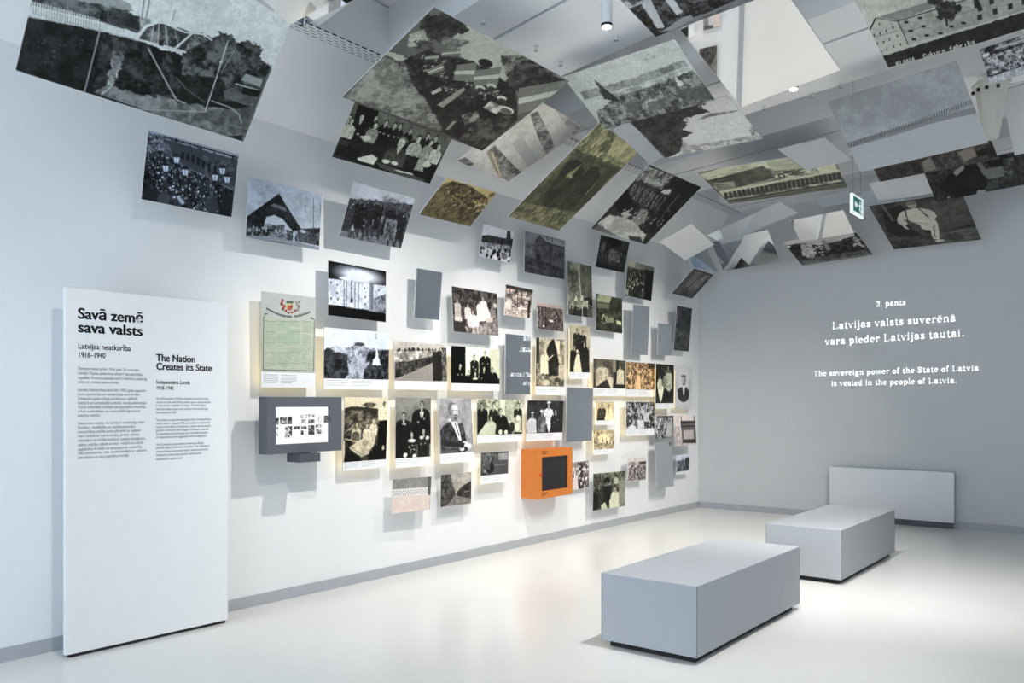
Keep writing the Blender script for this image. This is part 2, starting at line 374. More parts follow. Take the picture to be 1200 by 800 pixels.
photo_panel('poster',(0.108,4.357,2.084),(0.00376,1,0.00501),(0.01811,-0.00508,0.9998),0.522,0.744,190,(1, 0, 0),(1, 1, 1),0.838,'pale green printed proclamation with a red crest above close columns of text','poster',None,[["g",[188,191,190],[184,190,172]],["n",[172,184,162],[190,194,180],6,[38,262,956,281,963,789,44,796]],["n",[166,184,164],[182,192,172],5,[235,279,677,294,712,543,285,557]],["l",[110,125,100],5,[69,305,251,304]],["l",[110,125,100],5,[282,295,485,293]],["l",[110,125,100],5,[500,284,709,282]],["l",[110,125,100],5,[741,272,923,271]],["l",[150,168,142],5,[69,327,251,326]],["l",[150,168,142],5,[282,317,485,315]],["l",[150,168,142],5,[501,307,709,305]],["l",[150,168,142],5,[742,295,923,294]],["l",[150,168,142],5,[69,349,252,348]],["l",[150,168,142],5,[282,339,485,338]],["l",[150,168,142],5,[501,329,709,327]],["l",[150,168,142],5,[742,318,923,317]],["l",[150,168,142],5,[69,371,252,370]],["l",[150,168,142],5,[282,361,485,360]],["l",[150,168,142],5,[742,341,923,340]],["l",[150,168,142],5,[70,393,252,392]],["l",[150,168,142],5,[283,383,486,382]],["l",[150,168,142],5,[501,374,710,373]],["l",[150,168,142],5,[742,363,924,363]],["l",[110,125,100],5,[70,414,252,414]],["l",[110,125,100],5,[502,396,710,395]],["l",[110,125,100],5,[743,386,924,386]],["l",[150,168,142],5,[70,436,253,436]],["l",[150,168,142],5,[283,428,486,427]],["l",[150,168,142],5,[502,419,711,418]],["l",[150,168,142],5,[284,450,487,450]],["l",[150,168,142],5,[502,441,711,441]],["l",[150,168,142],5,[743,432,925,432]],["l",[150,168,142],5,[71,480,253,481]],["l",[150,168,142],5,[284,472,487,472]],["l",[150,168,142],5,[503,463,711,463]],["l",[150,168,142],5,[744,454,925,455]],["l",[150,168,142],5,[71,502,253,503]],["l",[150,168,142],5,[284,494,487,494]],["l",[150,168,142],5,[503,486,711,486]],["l",[150,168,142],5,[744,477,925,478]],["l",[110,125,100],5,[71,524,254,525]],["l",[110,125,100],5,[284,516,487,517]],["l",[110,125,100],5,[503,508,712,509]],["l",[110,125,100],5,[744,500,926,501]],["l",[150,168,142],5,[71,545,254,547]],["l",[150,168,142],5,[285,538,488,539]],["l",[150,168,142],5,[503,531,712,532]],["l",[150,168,142],5,[744,523,926,524]],["l",[150,168,142],5,[72,567,254,569]],["l",[150,168,142],5,[285,560,488,562]],["l",[150,168,142],5,[745,545,926,547]],["l",[150,168,142],5,[72,589,254,591]],["l",[150,168,142],5,[285,582,488,584]],["l",[150,168,142],5,[504,576,713,577]],["l",[150,168,142],5,[745,568,927,570]],["l",[150,168,142],5,[72,611,255,613]],["l",[150,168,142],5,[504,598,713,600]],["l",[150,168,142],5,[745,591,927,593]],["l",[110,125,100],5,[72,633,255,635]],["l",[110,125,100],5,[286,627,489,629]],["l",[110,125,100],5,[505,620,713,622]],["l",[150,168,142],5,[286,649,489,651]],["l",[150,168,142],5,[505,643,713,645]],["l",[150,168,142],5,[746,636,927,639]],["l",[150,168,142],5,[73,677,255,679]],["l",[150,168,142],5,[286,671,489,674]],["l",[150,168,142],5,[505,665,714,668]],["l",[150,168,142],5,[746,659,928,662]],["l",[150,168,142],5,[73,698,256,701]],["l",[150,168,142],5,[286,693,490,696]],["l",[150,168,142],5,[505,688,714,691]],["l",[150,168,142],5,[747,682,928,685]],["l",[150,168,142],5,[73,720,256,724]],["l",[150,168,142],5,[287,715,490,718]],["l",[150,168,142],5,[506,710,714,713]],["l",[150,168,142],5,[747,705,928,708]],["l",[110,125,100],5,[74,742,256,746]],["l",[110,125,100],5,[287,737,490,741]],["l",[110,125,100],5,[506,733,715,736]],["l",[110,125,100],5,[747,727,929,731]],["l",[150,168,142],5,[74,764,256,768]],["l",[150,168,142],5,[287,760,490,763]],["l",[150,168,142],5,[747,750,929,754]],["l",[60,70,60],8,[53,257,35,271,34,814,973,813,977,251,947,234]],["l",[40,42,40],10,[53,235,98,229]],["l",[40,42,40],10,[897,233,955,234]],["e",[150,60,44],372,73,16,18,3],["e",[120,46,38],357,110,17,22,3],["e",[178,84,52],404,134,20,20,3],["e",[110,60,50],381,163,18,15,3],["e",[140,52,48],436,178,18,13,3],["e",[90,60,60],483,198,18,11,3],["e",[150,70,50],547,190,19,11,3],["e",[120,52,52],602,169,18,13,3],["e",[130,120,140],651,157,17,15,3],["e",[120,96,80],674,123,14,18,3],["e",[136,142,134],642,97,16,22,3],["e",[96,104,98],682,68,13,15,3],["e",[150,140,120],617,71,11,15,3],["p",[190,180,136],[442,73,569,70,562,143,499,175,443,150]],["p",[66,90,78],[442,73,569,70,566,92,444,96]],["p",[176,90,52],[467,122,555,120,546,157,499,175,461,158]],["e",[150,60,46],538,127,16,15,0],["l",[34,36,36],12,[90,170,106,182]],["l",[34,36,36],6,[93,188,112,173]],["l",[34,36,36],9,[122,178,139,191]],["l",[34,36,36],6,[125,197,145,181]],["l",[34,36,36],9,[155,186,172,199]],["l",[34,36,36],6,[158,205,178,190]],["l",[34,36,36],12,[188,194,205,207]],["l",[34,36,36],6,[191,213,211,198]],["l",[34,36,36],9,[221,202,238,214]],["l",[34,36,36],6,[224,220,244,205]],["l",[34,36,36],9,[254,209,271,221]],["l",[34,36,36],6,[257,227,277,212]],["l",[34,36,36],12,[287,215,304,227]],["l",[34,36,36],6,[290,233,310,218]],["l",[34,36,36],9,[320,220,337,233]],["l",[34,36,36],6,[323,239,343,223]],["l",[34,36,36],9,[354,224,371,237]],["l",[34,36,36],6,[357,243,377,227]],["l",[34,36,36],12,[387,227,405,240]],["l",[34,36,36],6,[391,246,411,231]],["l",[34,36,36],9,[421,229,438,242]],["l",[34,36,36],6,[424,248,444,233]],["l",[34,36,36],9,[455,230,472,243]],["l",[34,36,36],6,[458,249,478,234]],["l",[34,36,36],12,[489,230,506,243]],["l",[34,36,36],6,[492,249,512,233]],["l",[34,36,36],9,[523,229,540,242]],["l",[34,36,36],6,[526,248,547,232]],["l",[34,36,36],12,[591,222,609,235]],["l",[34,36,36],6,[595,242,615,226]],["l",[34,36,36],9,[626,218,643,231]],["l",[34,36,36],6,[629,237,650,221]],["l",[34,36,36],9,[660,212,678,225]],["l",[34,36,36],6,[664,231,684,215]],["l",[34,36,36],12,[695,205,713,218]],["l",[34,36,36],6,[698,224,719,208]],["l",[34,36,36],9,[730,197,748,210]],["l",[34,36,36],6,[733,217,754,201]],["l",[34,36,36],9,[765,189,783,202]],["l",[34,36,36],6,[768,208,789,192]],["l",[34,36,36],12,[800,180,818,193]],["l",[34,36,36],6,[803,200,824,184]],["l",[34,36,36],9,[835,171,853,184]],["l",[34,36,36],6,[839,190,860,174]],["l",[34,36,36],9,[870,161,889,174]],["l",[34,36,36],6,[874,181,895,165]]],True)
photo_panel('palace',(0.147,5.048,2.540),(-0.01708,0.9998,-0.01317),(-0.00807,0.01303,0.9999),0.665,0.453,104,(1, 0, 0),(0.95, 0.98, 1.05),0,'night photograph of a floodlit white palace with a glowing dome','photograph',G_WALL,[["g",30,24],["e",235,535,176,535,146,130],["e",40,685,-67,857,97,81],["p",208,[0,327,245,312,701,284,717,306,997,280,999,826,2,827]],["n",190,238,5,[0,343,997,289,999,810,2,827]],["p",228,[159,281,417,191,717,273,245,312]],["l",95,19,[259,328,261,821]],["l",95,19,[302,325,304,820]],["l",95,19,[381,321,383,817]],["l",95,19,[447,318,449,814]],["l",95,19,[506,315,508,812]],["l",95,19,[701,304,703,804]],["l",95,19,[755,301,757,802]],["p",120,[717,290,770,280,772,809,719,817]],["p",70,[37,380,59,376,59,413,37,417]],["p",70,[135,401,157,397,157,435,135,439]],["p",70,[135,551,158,547,158,585,135,589]],["p",70,[38,670,60,666,61,704,38,707]],["p",70,[150,667,172,663,172,701,150,705]],["p",70,[599,390,623,385,623,425,599,429]],["p",70,[615,551,639,547,639,586,615,590]],["p",70,[615,690,639,686,639,725,615,729]],["p",70,[859,377,884,372,884,412,859,417]],["p",70,[891,488,916,484,916,524,891,528]],["p",70,[860,610,885,606,885,646,860,650]],["e",60,390,671,32,39,0],["e",250,390,760,51,39,16],["n",70,170,4,[779,576,998,440,999,826,780,824]],["p",20,[2,804,218,802,391,816,583,804,765,827,999,835,1000,1045,3,1015]]],False)
photo_panel('avenue',(0.106,5.081,1.963),(0.00365,1,0.00361),(0.01939,-0.00368,0.9998),0.737,0.515,118,(1, 0, 0),(0.95, 0.98, 1.05),0.821,'photograph of a city avenue with trees and a white monument under pale sky','photograph',G_WALL,[["g",233,226],["n",70,200,5,[2,367,149,288,301,320,508,249,696,294,1003,303,1009,855,-6,863]],["p",62,[-10,381,50,322,200,382,328,445,370,827,-6,836]],["n",30,95,7,[-10,381,200,382,328,445,370,841,-6,850]],["n",190,235,6,[137,303,288,306,353,401,150,399]],["e",75,521,240,113,34,14],["p",214,[430,283,655,267,698,439,458,481]],["n",120,225,5,[430,297,656,282,684,455,458,481]],["p",60,[656,354,1003,303,1009,855,621,849]],["n",30,110,8,[656,354,1003,318,1009,855,580,850]],["p",200,[255,858,408,712,564,547,699,527,619,646,461,853]],["n",120,215,4,[305,814,459,624,645,558,488,852]],["p",246,[775,479,784,302,806,301,829,476]],["p",240,[726,569,753,458,843,453,865,578]],["l",130,12,[784,39,788,141]],["l",150,12,[431,454,433,654]]],True)
photo_panel('parade',(0.107,5.868,1.933),(0.006,1,0.00524),(-0.02254,-0.0051,0.9997),0.707,0.440,93,(1, 0, 0),(1.03, 1, 0.96),0.82,'photograph of rows of marchers in white shirts beside two standing men','photograph',G_WALL,[["g",196,150],["n",150,190,3,[521,518,1007,459,1000,837,199,817]],["n",186,206,3,[-15,-5,1016,-14,1013,137,-18,171]],["s",40,75,34,27,[-3,162,741,118,741,165,-4,206]],["p",190,[-4,214,724,157,689,288,8,434]],["n",120,235,6,[-4,223,724,157,706,269,22,451]],["p",62,[23,433,284,402,706,269,736,397,360,597,17,768]],["n",30,110,8,[23,433,284,402,722,268,736,397,407,595,32,768]],["p",150,[62,820,440,557,719,416,729,824]],["h",775,135,27,50,804,83,110,40],["h",859,110,27,45,802,83,120,40],["n",60,150,6,[894,70,1014,80,1001,799,915,801]],["l",130,11,[229,-7,223,351]],["l",50,40,[751,508,746,805]],["l",45,40,[835,504,838,821]]],True)
photo_panel('darkfamily',(0.103,6.669,1.930),(0.00667,1,0.002),(0.00366,-0.00203,1),0.751,0.438,86,(1, 0, 0),(1.0, 1.01, 0.9),0.832,'photograph of seven people in black clothes before a white and black backdrop','photograph',G_WALL,[["g",228,222],["p",240,[273,-22,787,-25,788,639,274,658]],["p",206,[787,-25,1011,-23,1012,814,788,820]],["p",18,[-12,-16,281,-42,283,852,-11,860]],["h",172,431,53,18,836,181,222,40],["h",687,123,55,26,823,196,214,50],["h",464,228,57,34,828,151,220,28],["h",343,578,49,22,831,136,220,40],["h",482,601,51,26,828,136,228,40],["e",220,482,729,103,32,0],["h",660,484,53,24,823,181,214,60],["h",843,495,53,20,819,196,212,50],["p",20,[-11,764,1012,692,1012,835,-11,860]],["e",232,482,719,75,24,0]],True)
mirror_panel((0.124,7.340,2.000),(-0.00581,1,-0.00163),(0.00896,0.00169,1),0.445,0.637,(1, 0, 0),'grey mirror panel in the middle of the wall reflecting the projected letters backwards')
photo_panel('horse',(0.104,7.968,1.996),(0.0019,1,0.00022),(0.01161,-0.00025,0.9999),0.552,0.640,112,(1, 0, 0),(1.05, 1.0, 0.88),0.852,'sepia photograph of a girl in white standing beside a dark horse','photograph',G_WALL,[["g",190,120],["n",120,215,5,[-9,2,1019,-4,1027,414,-1,445]],["n",70,170,7,[-1,445,1027,414,1036,863,6,860]],["p",70,[-9,-13,107,-19,115,442,-1,445]],["p",225,[646,29,831,20,836,266,650,273]],["p",48,[524,20,615,0,710,164,807,420,874,649,657,654,531,414,378,283,347,209]],["n",30,80,6,[351,419,713,347,907,726,416,734]],["h",288,242,35,226,631,109,225,190],["p",228,[173,425,410,418,444,628,148,634]],["l",225,21,[410,372,589,290]],["l",60,24,[236,632,239,812]],["l",60,24,[384,629,417,779]],["n",90,200,6,[3,667,1032,646,1036,863,6,845]],["h",901,402,30,200,710,88,220,150],["e",210,357,780,104,53,15],["e",80,751,728,104,45,15]],True)
photo_panel('childtall',(0.103,8.579,2.191),(0.00274,1,0.00657),(0.00763,-0.0066,1),0.434,0.635,106,(1, 0, 0),(1.05, 1.0, 0.88),0.879,'tall sepia portrait of four adults and a child in a long white gown','photograph',G_WALL,[["g",196,206],["n",175,205,3,[-28,3,1029,-11,1036,884,-22,883]],["h",344,106,35,52,496,121,205,40],["h",641,134,35,44,488,121,205,40],["h",707,341,38,36,873,150,214,60],["h",242,419,37,40,879,144,214,50],["p",44,[17,646,264,482,517,619,434,893,19,883]],["p",48,[558,490,946,480,992,885,561,891]],["p",232,[183,849,265,625,368,527,474,556,604,874,267,895]],["e",225,368,487,43,32,0]],True)
mirror_panel((0.128,8.533,1.448),(0.00488,1,-0.00437),(0.02213,0.00426,0.9998),0.557,0.632,(1, 0, 0),'plain grey mirror panel directly above and right of the orange box')
photo_panel('women',(0.083,9.296,1.901),(0.0026,1,0.00097),(0.01061,-0.001,0.9999),0.773,0.458,72,(1, 0, 0),(1.05, 1.0, 0.88),0.797,'photograph of figures in white blouses beside a dark doorway, left of the brown school picture','photograph',G_WALL,[["g",90,80],["n",70,110,3,[-15,5,1017,-15,1026,806,-7,802]],["p",52,[606,-13,768,-23,776,811,614,814]],["p",140,[579,13,687,6,690,338,583,342]],["h",266,160,47,196,727,290,180,50],["n",150,216,5,[89,319,423,256,426,583,67,686]],["h",504,416,44,206,792,152,214,60],["h",825,188,49,206,666,187,190,50],["p",60,[118,731,399,537,534,792,119,822]],["p",50,[694,694,1025,685,1026,830,695,836]]],True)
photo_panel('school',(0.086,10.073,1.894),(0.00518,1,0.0039),(0.01548,-0.00398,0.9999),0.753,0.454,68,(1, 0, 0),(1.1, 0.93, 0.72),0.787,'orange-brown photograph of a crowded school class with many small faces','photograph',G_WALL,[["g",120,110],["n",60,215,9,[-28,10,997,-20,1010,802,-18,789]],["s",190,235,46,42,[3,228,968,161,976,674,10,715]],["p",70,[746,-7,997,-20,1000,160,749,171]],["s",70,110,30,45,[4,277,969,238,977,751,10,764]],["p",220,[356,337,476,383,512,782,332,784]]],True)
photo_panel('dance',(0.134,10.665,1.810),(0.00432,1,0.00095),(0.01083,-0.001,0.9999),0.521,0.614,88,(1, 0, 0),(1.0, 1.01, 0.9),0.877,'narrow dark photograph of a woman in a pale dress beside a standing figure','photograph',G_WALL,[["g",40,36],["n",28,62,5,[-78,1,1013,-11,1034,870,-59,868]],["h",674,76,38,100,347,137,190,70],["p",190,[581,194,871,188,879,538,735,617,541,542]],["p",230,[70,451,206,335,348,371,446,543,356,754,265,869,167,678]],["h",229,297,31,215,564,97,225,60],["h",417,313,29,120,485,89,190,60],["n",110,220,8,[439,255,727,249,831,558,494,542]]],True)
photo_panel('oval',(0.086,11.342,1.798),(0.00229,1,-0.0002),(0.01615,0.00016,0.9999),0.547,0.608,83,(1, 0, 0),(1, 1, 1.02),0,'pale portrait of a bald man in a dark suit inside an oval','photograph',G_WALL,[["g",206,212],["e",188,476,408,383,437,20],["e",214,470,266,330,285,102],["p",40,[114,554,306,481,627,477,812,568,736,712,516,835,293,785]],["e",44,485,672,294,159,0],["p",234,[409,470,567,468,515,672,465,673]],["l",90,14,[489,510,495,672]],["e",190,482,306,129,106,0],["e",150,542,317,71,90,20],["e",70,476,408,71,16,0],["e",96,469,213,125,28,20],["s",160,180,20,10,[55,915,744,917,746,979,57,975]]],True)
photo_panel('sepiapair',(0.101,9.149,1.455),(0.00084,1,-0.00587),(0.00803,0.00587,1),0.436,0.290,60,(1, 0, 0),(1.09, 1.0, 0.82),0.807,'small sepia photograph of a seated man and a woman in white','photograph',G_WALL,[["g",190,176],["n",165,205,4,[-6,-15,1008,12,1019,831,3,776]],["h",312,182,73,66,782,318,205,70],["h",727,181,70,226,789,249,214,50],["p",232,[590,383,870,347,1018,793,456,784]],["p",50,[93,742,455,674,503,821,49,813]],["l",60,51,[647,126,684,493]]],True)
photo_panel('sepiagroup',(0.102,9.129,1.098),(0.003,1,-0.00406),(-0.0119,0.00409,0.9999),0.484,0.300,60,(1, 0, 0),(1.09, 1.0, 0.82),0.787,'small sepia photograph of a group dressed in white, below the sepia couple','photograph',G_WALL,[["g",190,180],["n",120,215,7,[-28,-10,1003,27,1038,821,-35,787]],["p",232,[293,142,705,159,744,517,249,490]],["h",375,110,53,226,532,173,220,90],["h",643,121,53,230,547,173,220,90],["s",90,140,18,50,[49,375,956,421,953,816,45,758]],["s",216,236,8,46,[171,137,874,166,870,524,168,486]]],True)
photo_panel('soldiers',(0.103,10.044,1.376),(0.0039,1,-0.00604),(0.00499,0.00602,1),0.748,0.445,66,(1, 0, 0),(1, 1, 1.01),0.807,'black and white photograph of a dense crowd in uniform with a figure in white','photograph',G_WALL,[["g",120,90],["n",25,200,8,[-31,-14,1002,1,1010,839,-24,805]],["s",30,60,34,51,[-1,36,1002,27,1009,761,5,731]],["s",190,235,30,36,[28,85,971,80,976,655,33,633]],["p",228,[34,782,179,661,358,742,299,816]],["h",506,465,56,226,797,184,226,200],["h",689,262,46,200,597,153,226,60]],True)
photo_panel('smallcrowd',(0.132,10.656,1.249),(0.00125,1,-0.00256),(0.07418,0.00246,0.9972),0.491,0.309,60,(1, 0.1, 0),(1, 1, 1.01),0,'small busy crowd photograph directly beside the picture of a dark gate','photograph',G_WALL,[["g",70,110],["n",50,220,7,[-72,19,991,-1,1032,1014,14,1001]],["p",40,[23,-17,991,-1,999,92,31,73]],["s",200,235,16,57,[-13,133,952,154,1014,818,44,776]],["s",50,90,18,65,[4,321,970,349,1028,974,57,928]],["h",806,267,69,190,928,274,200,110]],False)
photo_panel('gate',(0.174,11.207,1.195),(0.00732,1,-0.00453),(-0.05545,0.00493,0.9984),0.670,0.425,60,(1, 0.1, 0),(1.04, 0.99, 0.98),0,'small pale photograph of a dark gateway with white railings, tilted outward','photograph',G_WALL,[["g",225,205],["n",200,226,3,[25,13,295,16,270,984,-37,967]],["p",70,[303,187,984,202,970,407,307,416]],["l",45,49,[332,45,347,988]],["l",45,49,[933,54,1012,996]],["p",110,[327,416,970,407,975,935,332,930]],["p",206,[419,505,881,504,881,813,419,803]],["l",120,23,[498,508,494,795]],["l",120,23,[565,510,562,798]],["l",120,23,[633,513,630,801]],["l",120,23,[701,515,698,805]],["l",120,23,[770,517,767,808]],["l",120,23,[839,520,836,811]],["l",160,23,[353,317,956,318]],["p",60,[377,833,963,817,994,965,390,933]],["n",210,160,5,[2,378,270,386,308,986,-37,967]]],False)
mirror_panel((0.144,10.633,0.731),(0.01338,0.9998,-0.01464),(-0.0669,0.0155,0.9976),0.475,0.624,(1, 0.1, 0),'tall grey mirror panel low on the wall near the far corner')
photo_panel('smallblue',(0.084,11.312,0.693),(0.00421,1,-0.00353),(0.01873,0.00345,0.9998),0.417,0.279,60,(1, 0, 0),(0.95, 0.98, 1.05),0.846,'small bluish photograph with white margin, lowest one beside the far corner','photograph',G_WALL,[["g",222,205],["n",90,170,6,[-26,283,1004,228,1021,857,52,858]],["p",70,[673,159,968,136,985,765,689,739]],["s",50,100,14,66,[103,381,942,402,954,807,113,776]],["l",70,35,[478,101,489,500]]],False)
photo_panel('people',(0.111,9.932,0.712),(0.00789,1,-0.00622),(0.05762,0.00575,0.9983),0.481,0.309,60,(1, 0, 0),(1.04, 0.99, 0.98),0,'small photograph of people standing in a row, right of the dark green family picture','photograph',G_WALL,[["g",215,205],["s",170,190,24,26,[33,7,959,0,970,149,41,115]],["n",120,215,6,[-2,148,972,186,981,1003,8,975]],["p",70,[595,194,972,186,980,298,601,282]],["h",94,245,44,205,880,143,200,60],["h",254,265,44,90,896,143,200,60],["h",415,271,44,200,913,143,200,60],["h",578,291,44,110,930,143,200,60],["h",743,297,44,190,946,143,200,60],["h",886,316,44,80,961,143,200,60],["p",90,[444,693,915,737,933,998,461,950]],["n",60,200,9,[60,404,940,406,933,998,51,943]]],False)
photo_panel('greenfamily',(0.108,9.245,0.490),(0.0142,0.9998,-0.01379),(0.0103,0.01364,0.9999),0.749,0.451,71,(1, 0, 0),(1.0, 1.01, 0.9),0,'dark green toned photograph of a group in a wood, lowest on the wall','photograph',G_WALL,[["g",90,110],["n",50,150,6,[-9,-24,1005,14,1023,1015,9,992]],["l",120,31,[93,7,102,472]],["l",120,31,[274,23,282,492]],["l",120,31,[458,39,467,513]],["l",120,31,[619,53,628,532]],["l",120,31,[810,70,819,553]],["n",50,120,8,[17,24,327,51,341,852,31,810]],["e",35,408,224,176,95,24],["e",190,704,253,132,95,24],["h",410,295,57,44,980,263,130,30],["p",38,[332,381,544,356,580,883,448,960]],["h",176,341,52,60,971,219,150,40],["h",681,490,57,206,1018,219,210,130],["p",214,[498,778,710,589,878,729,855,968,502,1015]],["h",896,199,47,150,927,158,200,60],["p",200,[237,885,366,808,449,1008,265,1005]],["p",34,[0,460,155,594,162,991,-16,965]]],False)
photo_panel('behindbox',(0.065,8.628,0.718),(-0.01431,0.9999,0.00985),(0.01453,-0.00964,0.9999),0.420,0.326,60,(1, 0, 0),(1.04, 0.99, 0.98),0,'small photograph of close figures partly hidden behind the orange box','photograph',G_WALL,[["g",200,190],["n",60,225,6,[-3,-37,992,16,1002,977,7,1016]],["p",60,[442,32,669,52,724,1008,452,1007]],["s",50,90,14,50,[175,102,947,172,955,907,182,882]],["s",215,240,10,47,[219,106,947,172,955,907,227,887]],["p",215,[179,570,356,463,452,1007,139,1032]]],False)
photo_panel('family',(0.114,5.168,1.324),(-0.00296,1,-0.00101),(0.04079,0.00113,0.9992),0.504,0.630,143,(1, 0, 0),(1.05, 1.0, 0.88),0.884,'photograph of a family seated in a garden, right beside the grey screen box','photograph',G_WALL,[["g",220,200],["p",60,[8,147,216,125,508,137,811,163,814,223,-7,216]],["n",45,150,9,[9,170,792,199,844,416,6,517]],["t",60,110,586,108,126,31],["n",30,90,6,[4,459,968,418,991,882,-15,874]],["h",920,90,31,226,321,76,150,70],["p",226,[769,150,892,151,984,321,778,319]],["p",24,[819,331,1004,322,991,894,744,883]],["h",285,383,31,200,594,79,214,160],["h",521,399,32,215,577,73,220,90],["h",677,329,32,214,533,70,225,170],["h",269,441,28,96,640,63,190,90],["p",206,[127,682,334,595,528,553,747,523,694,677,539,791,423,822,186,731]],["n",150,214,6,[146,683,728,546,579,793,422,810]],["e",160,492,635,63,47,0],["l",226,13,[27,563,315,606]],["l",210,8,[24,482,228,382]],["l",180,10,[374,620,423,822]],["p",24,[-3,724,187,754,385,844,446,894,-14,885]],["p",30,[580,805,734,679,856,658,868,901,544,887]],["e",190,920,709,24,36,0],["p",210,[-15,862,-7,632,27,563,34,702,23,876]]],True)
photo_panel('couplekids',(0.103,5.769,1.314),(0.00871,0.9999,-0.00875),(-0.00473,0.00879,1),0.460,0.643,137,(1, 0, 0),(1, 1, 0.95),0.863,'studio portrait of a couple with two small children in front of them','photograph',G_WALL,[["g",134,150],["n",120,150,2,[-16,4,1002,-5,1006,879,-11,872]],["h",726,97,54,36,671,182,186,50],["p",226,[668,197,789,197,752,297,703,297]],["l",40,12,[727,209,728,322]],["h",219,258,52,40,855,164,190,44],["p",200,[173,367,291,368,256,502]],["p",34,[-14,414,102,367,387,418,460,604,389,885,-11,872]],["h",448,530,42,44,887,111,214,80],["e",226,451,616,80,27,0],["h",791,485,44,46,873,121,196,84],["e",222,729,578,42,25,0],["e",222,904,581,42,25,0],["e",226,270,820,42,32,0],["e",220,522,833,38,27,0],["s",190,214,9,7,[388,664,533,667,534,790,389,787]]],True)
photo_panel('portrait',(0.119,6.346,1.319),(-0.00207,1,0.00129),(-0.06005,-0.00141,0.9982),0.497,0.631,128,(1, 0, 0),(1, 1, 1.02),0.85,'large studio portrait of one bearded man in a dark suit with folded hands','photograph',G_WALL,[["g",176,150],["n",140,186,2,[9,7,997,6,999,864,35,840]],["p",62,[35,840,40,502,119,426,296,376,399,338,493,419,675,383,746,464,781,654,844,817,607,862]],["n",40,92,7,[35,840,39,515,270,389,468,419,674,396,766,532,791,829,506,858]],["p",236,[276,323,480,286,569,421,651,663,574,661,416,431]],["l",52,19,[483,393,581,581]],["p",150,[331,258,533,260,549,367,347,364]],["e",112,415,160,104,96,8],["e",200,471,206,88,114,7],["e",220,505,167,56,61,26],["e",150,394,232,38,80,26],["e",84,468,188,22,7,0],["e",84,544,191,18,7,0],["l",150,8,[518,193,535,236]],["e",92,507,268,50,13,5],["e",104,490,313,44,26,11],["e",100,349,232,18,24,7],["e",226,749,720,68,45,0],["e",216,876,758,60,40,0],["e",222,652,797,60,29,0],["l",190,16,[617,756,633,863]],["p",92,[39,801,486,791,607,862,34,853]],["p",130,[123,674,467,724,695,745,666,784,165,754]],["p",54,[78,620,519,699,750,707,692,772,142,740]]],True)
photo_panel('womenfam',(0.104,7.061,1.400),(0.00662,1,-0.00755),(-0.00873,0.00761,0.9999),0.750,0.450,85,(1, 0, 0),(1.0, 1.01, 0.9),0.829,'photograph of women and children in dark clothes before a pale room wall','photograph',G_WALL,[["g",180,190],["n",110,225,5,[-3,-6,1002,-3,1000,841,-4,822]],["p",222,[492,5,607,3,606,445,491,443]],["n",150,220,7,[607,3,881,-1,880,550,606,545]],["h",95,147,60,40,806,202,186,36],["h",342,145,72,50,638,170,216,34],["h",511,284,68,34,822,237,222,50],["h",901,142,64,50,837,170,220,44],["h",286,441,56,190,814,189,206,90],["p",200,[14,803,158,575,286,519,378,600,304,755,121,827]],["p",38,[435,442,644,425,761,812,378,798]],["p",34,[14,321,194,322,121,633,14,784]],["n",160,226,6,[801,427,980,429,980,778,800,772]],["e",230,880,653,95,100,0],["e",60,761,649,95,119,20],["e",230,500,762,63,60,0],["e",226,624,766,63,52,0],["e",236,900,428,76,60,0]],True)
photo_panel('nightkids',(0.112,7.859,1.388),(0.00783,0.9999,-0.00713),(0.04136,0.0068,0.9991),0.686,0.450,79,(1, 0, 0),(1, 1, 1.01),0.811,'photograph of four figures in pale and dark clothes against black, above the orange box','photograph',G_WALL,[["g",58,50],["n",44,72,3,[-5,2,990,-11,1001,824,5,812]],["p",34,[657,273,977,274,1001,824,680,813]],["p",60,[707,295,953,296,951,822,705,814]],["h",579,134,56,228,596,195,214,70],["p",230,[545,444,665,446,650,661,608,811,554,659]],["e",236,581,46,80,32,0],["h",791,274,56,52,796,202,196,60],["h",398,315,51,96,741,166,190,120],["e",226,395,260,80,34,0],["n",70,170,8,[312,505,500,508,511,786,323,780]],["h",135,377,51,214,796,181,190,100],["p",206,[30,584,245,567,278,800,5,812]],["e",220,143,301,58,21,0],["l",210,34,[489,252,445,315]],["l",210,34,[694,274,722,360]]],True)
photo_panel('smalldark',(0.104,6.966,0.917),(0.00832,0.9999,-0.00706),(0.01273,0.00695,0.9999),0.449,0.321,61,(1, 0, 0),(1, 1, 1.01),0.739,'small dim photograph with white caption, left of the orange box','photograph',G_WALL,[["g",110,80],["n",60,120,6,[-18,-9,1009,-8,1021,755,-6,724]],["p",130,[194,30,439,44,441,127,195,112]],["n",130,180,7,[627,55,977,47,981,272,630,278]],["p",90,[412,291,1013,275,1021,755,419,705]],["l",130,28,[445,431,1016,416]],["n",50,170,8,[104,107,379,123,387,620,82,623]],["e",45,323,505,216,166,28],["h",227,196,39,90,553,130,180,60],["l",40,33,[377,41,417,567]]],True)
photo_panel('street',(0.104,6.366,0.736),(0.00197,1,-0.00267),(0.02067,0.00263,0.9998),0.450,0.315,63,(1, 0, 0),(1.03, 1, 0.96),0,'small brownish photograph of a street between dark houses, no caption strip','photograph',G_WALL,[["g",176,150],["n",150,190,3,[4,-6,984,3,1002,988,22,1017]],["p",78,[-22,-9,303,-5,309,287,451,489,482,679,211,964,-5,987]],["n",50,110,8,[-22,43,277,45,424,539,156,957,-5,987]],["p",62,[564,528,760,388,989,276,999,851,652,754,482,679]],["n",44,84,6,[564,555,990,331,999,851,538,686]],["p",128,[211,990,483,706,710,788,1000,878,1002,988]],["n",110,150,5,[211,990,511,710,1000,906,1002,1015]],["l",200,16,[764,605,936,598]],["l",60,27,[364,293,385,668]]],False)
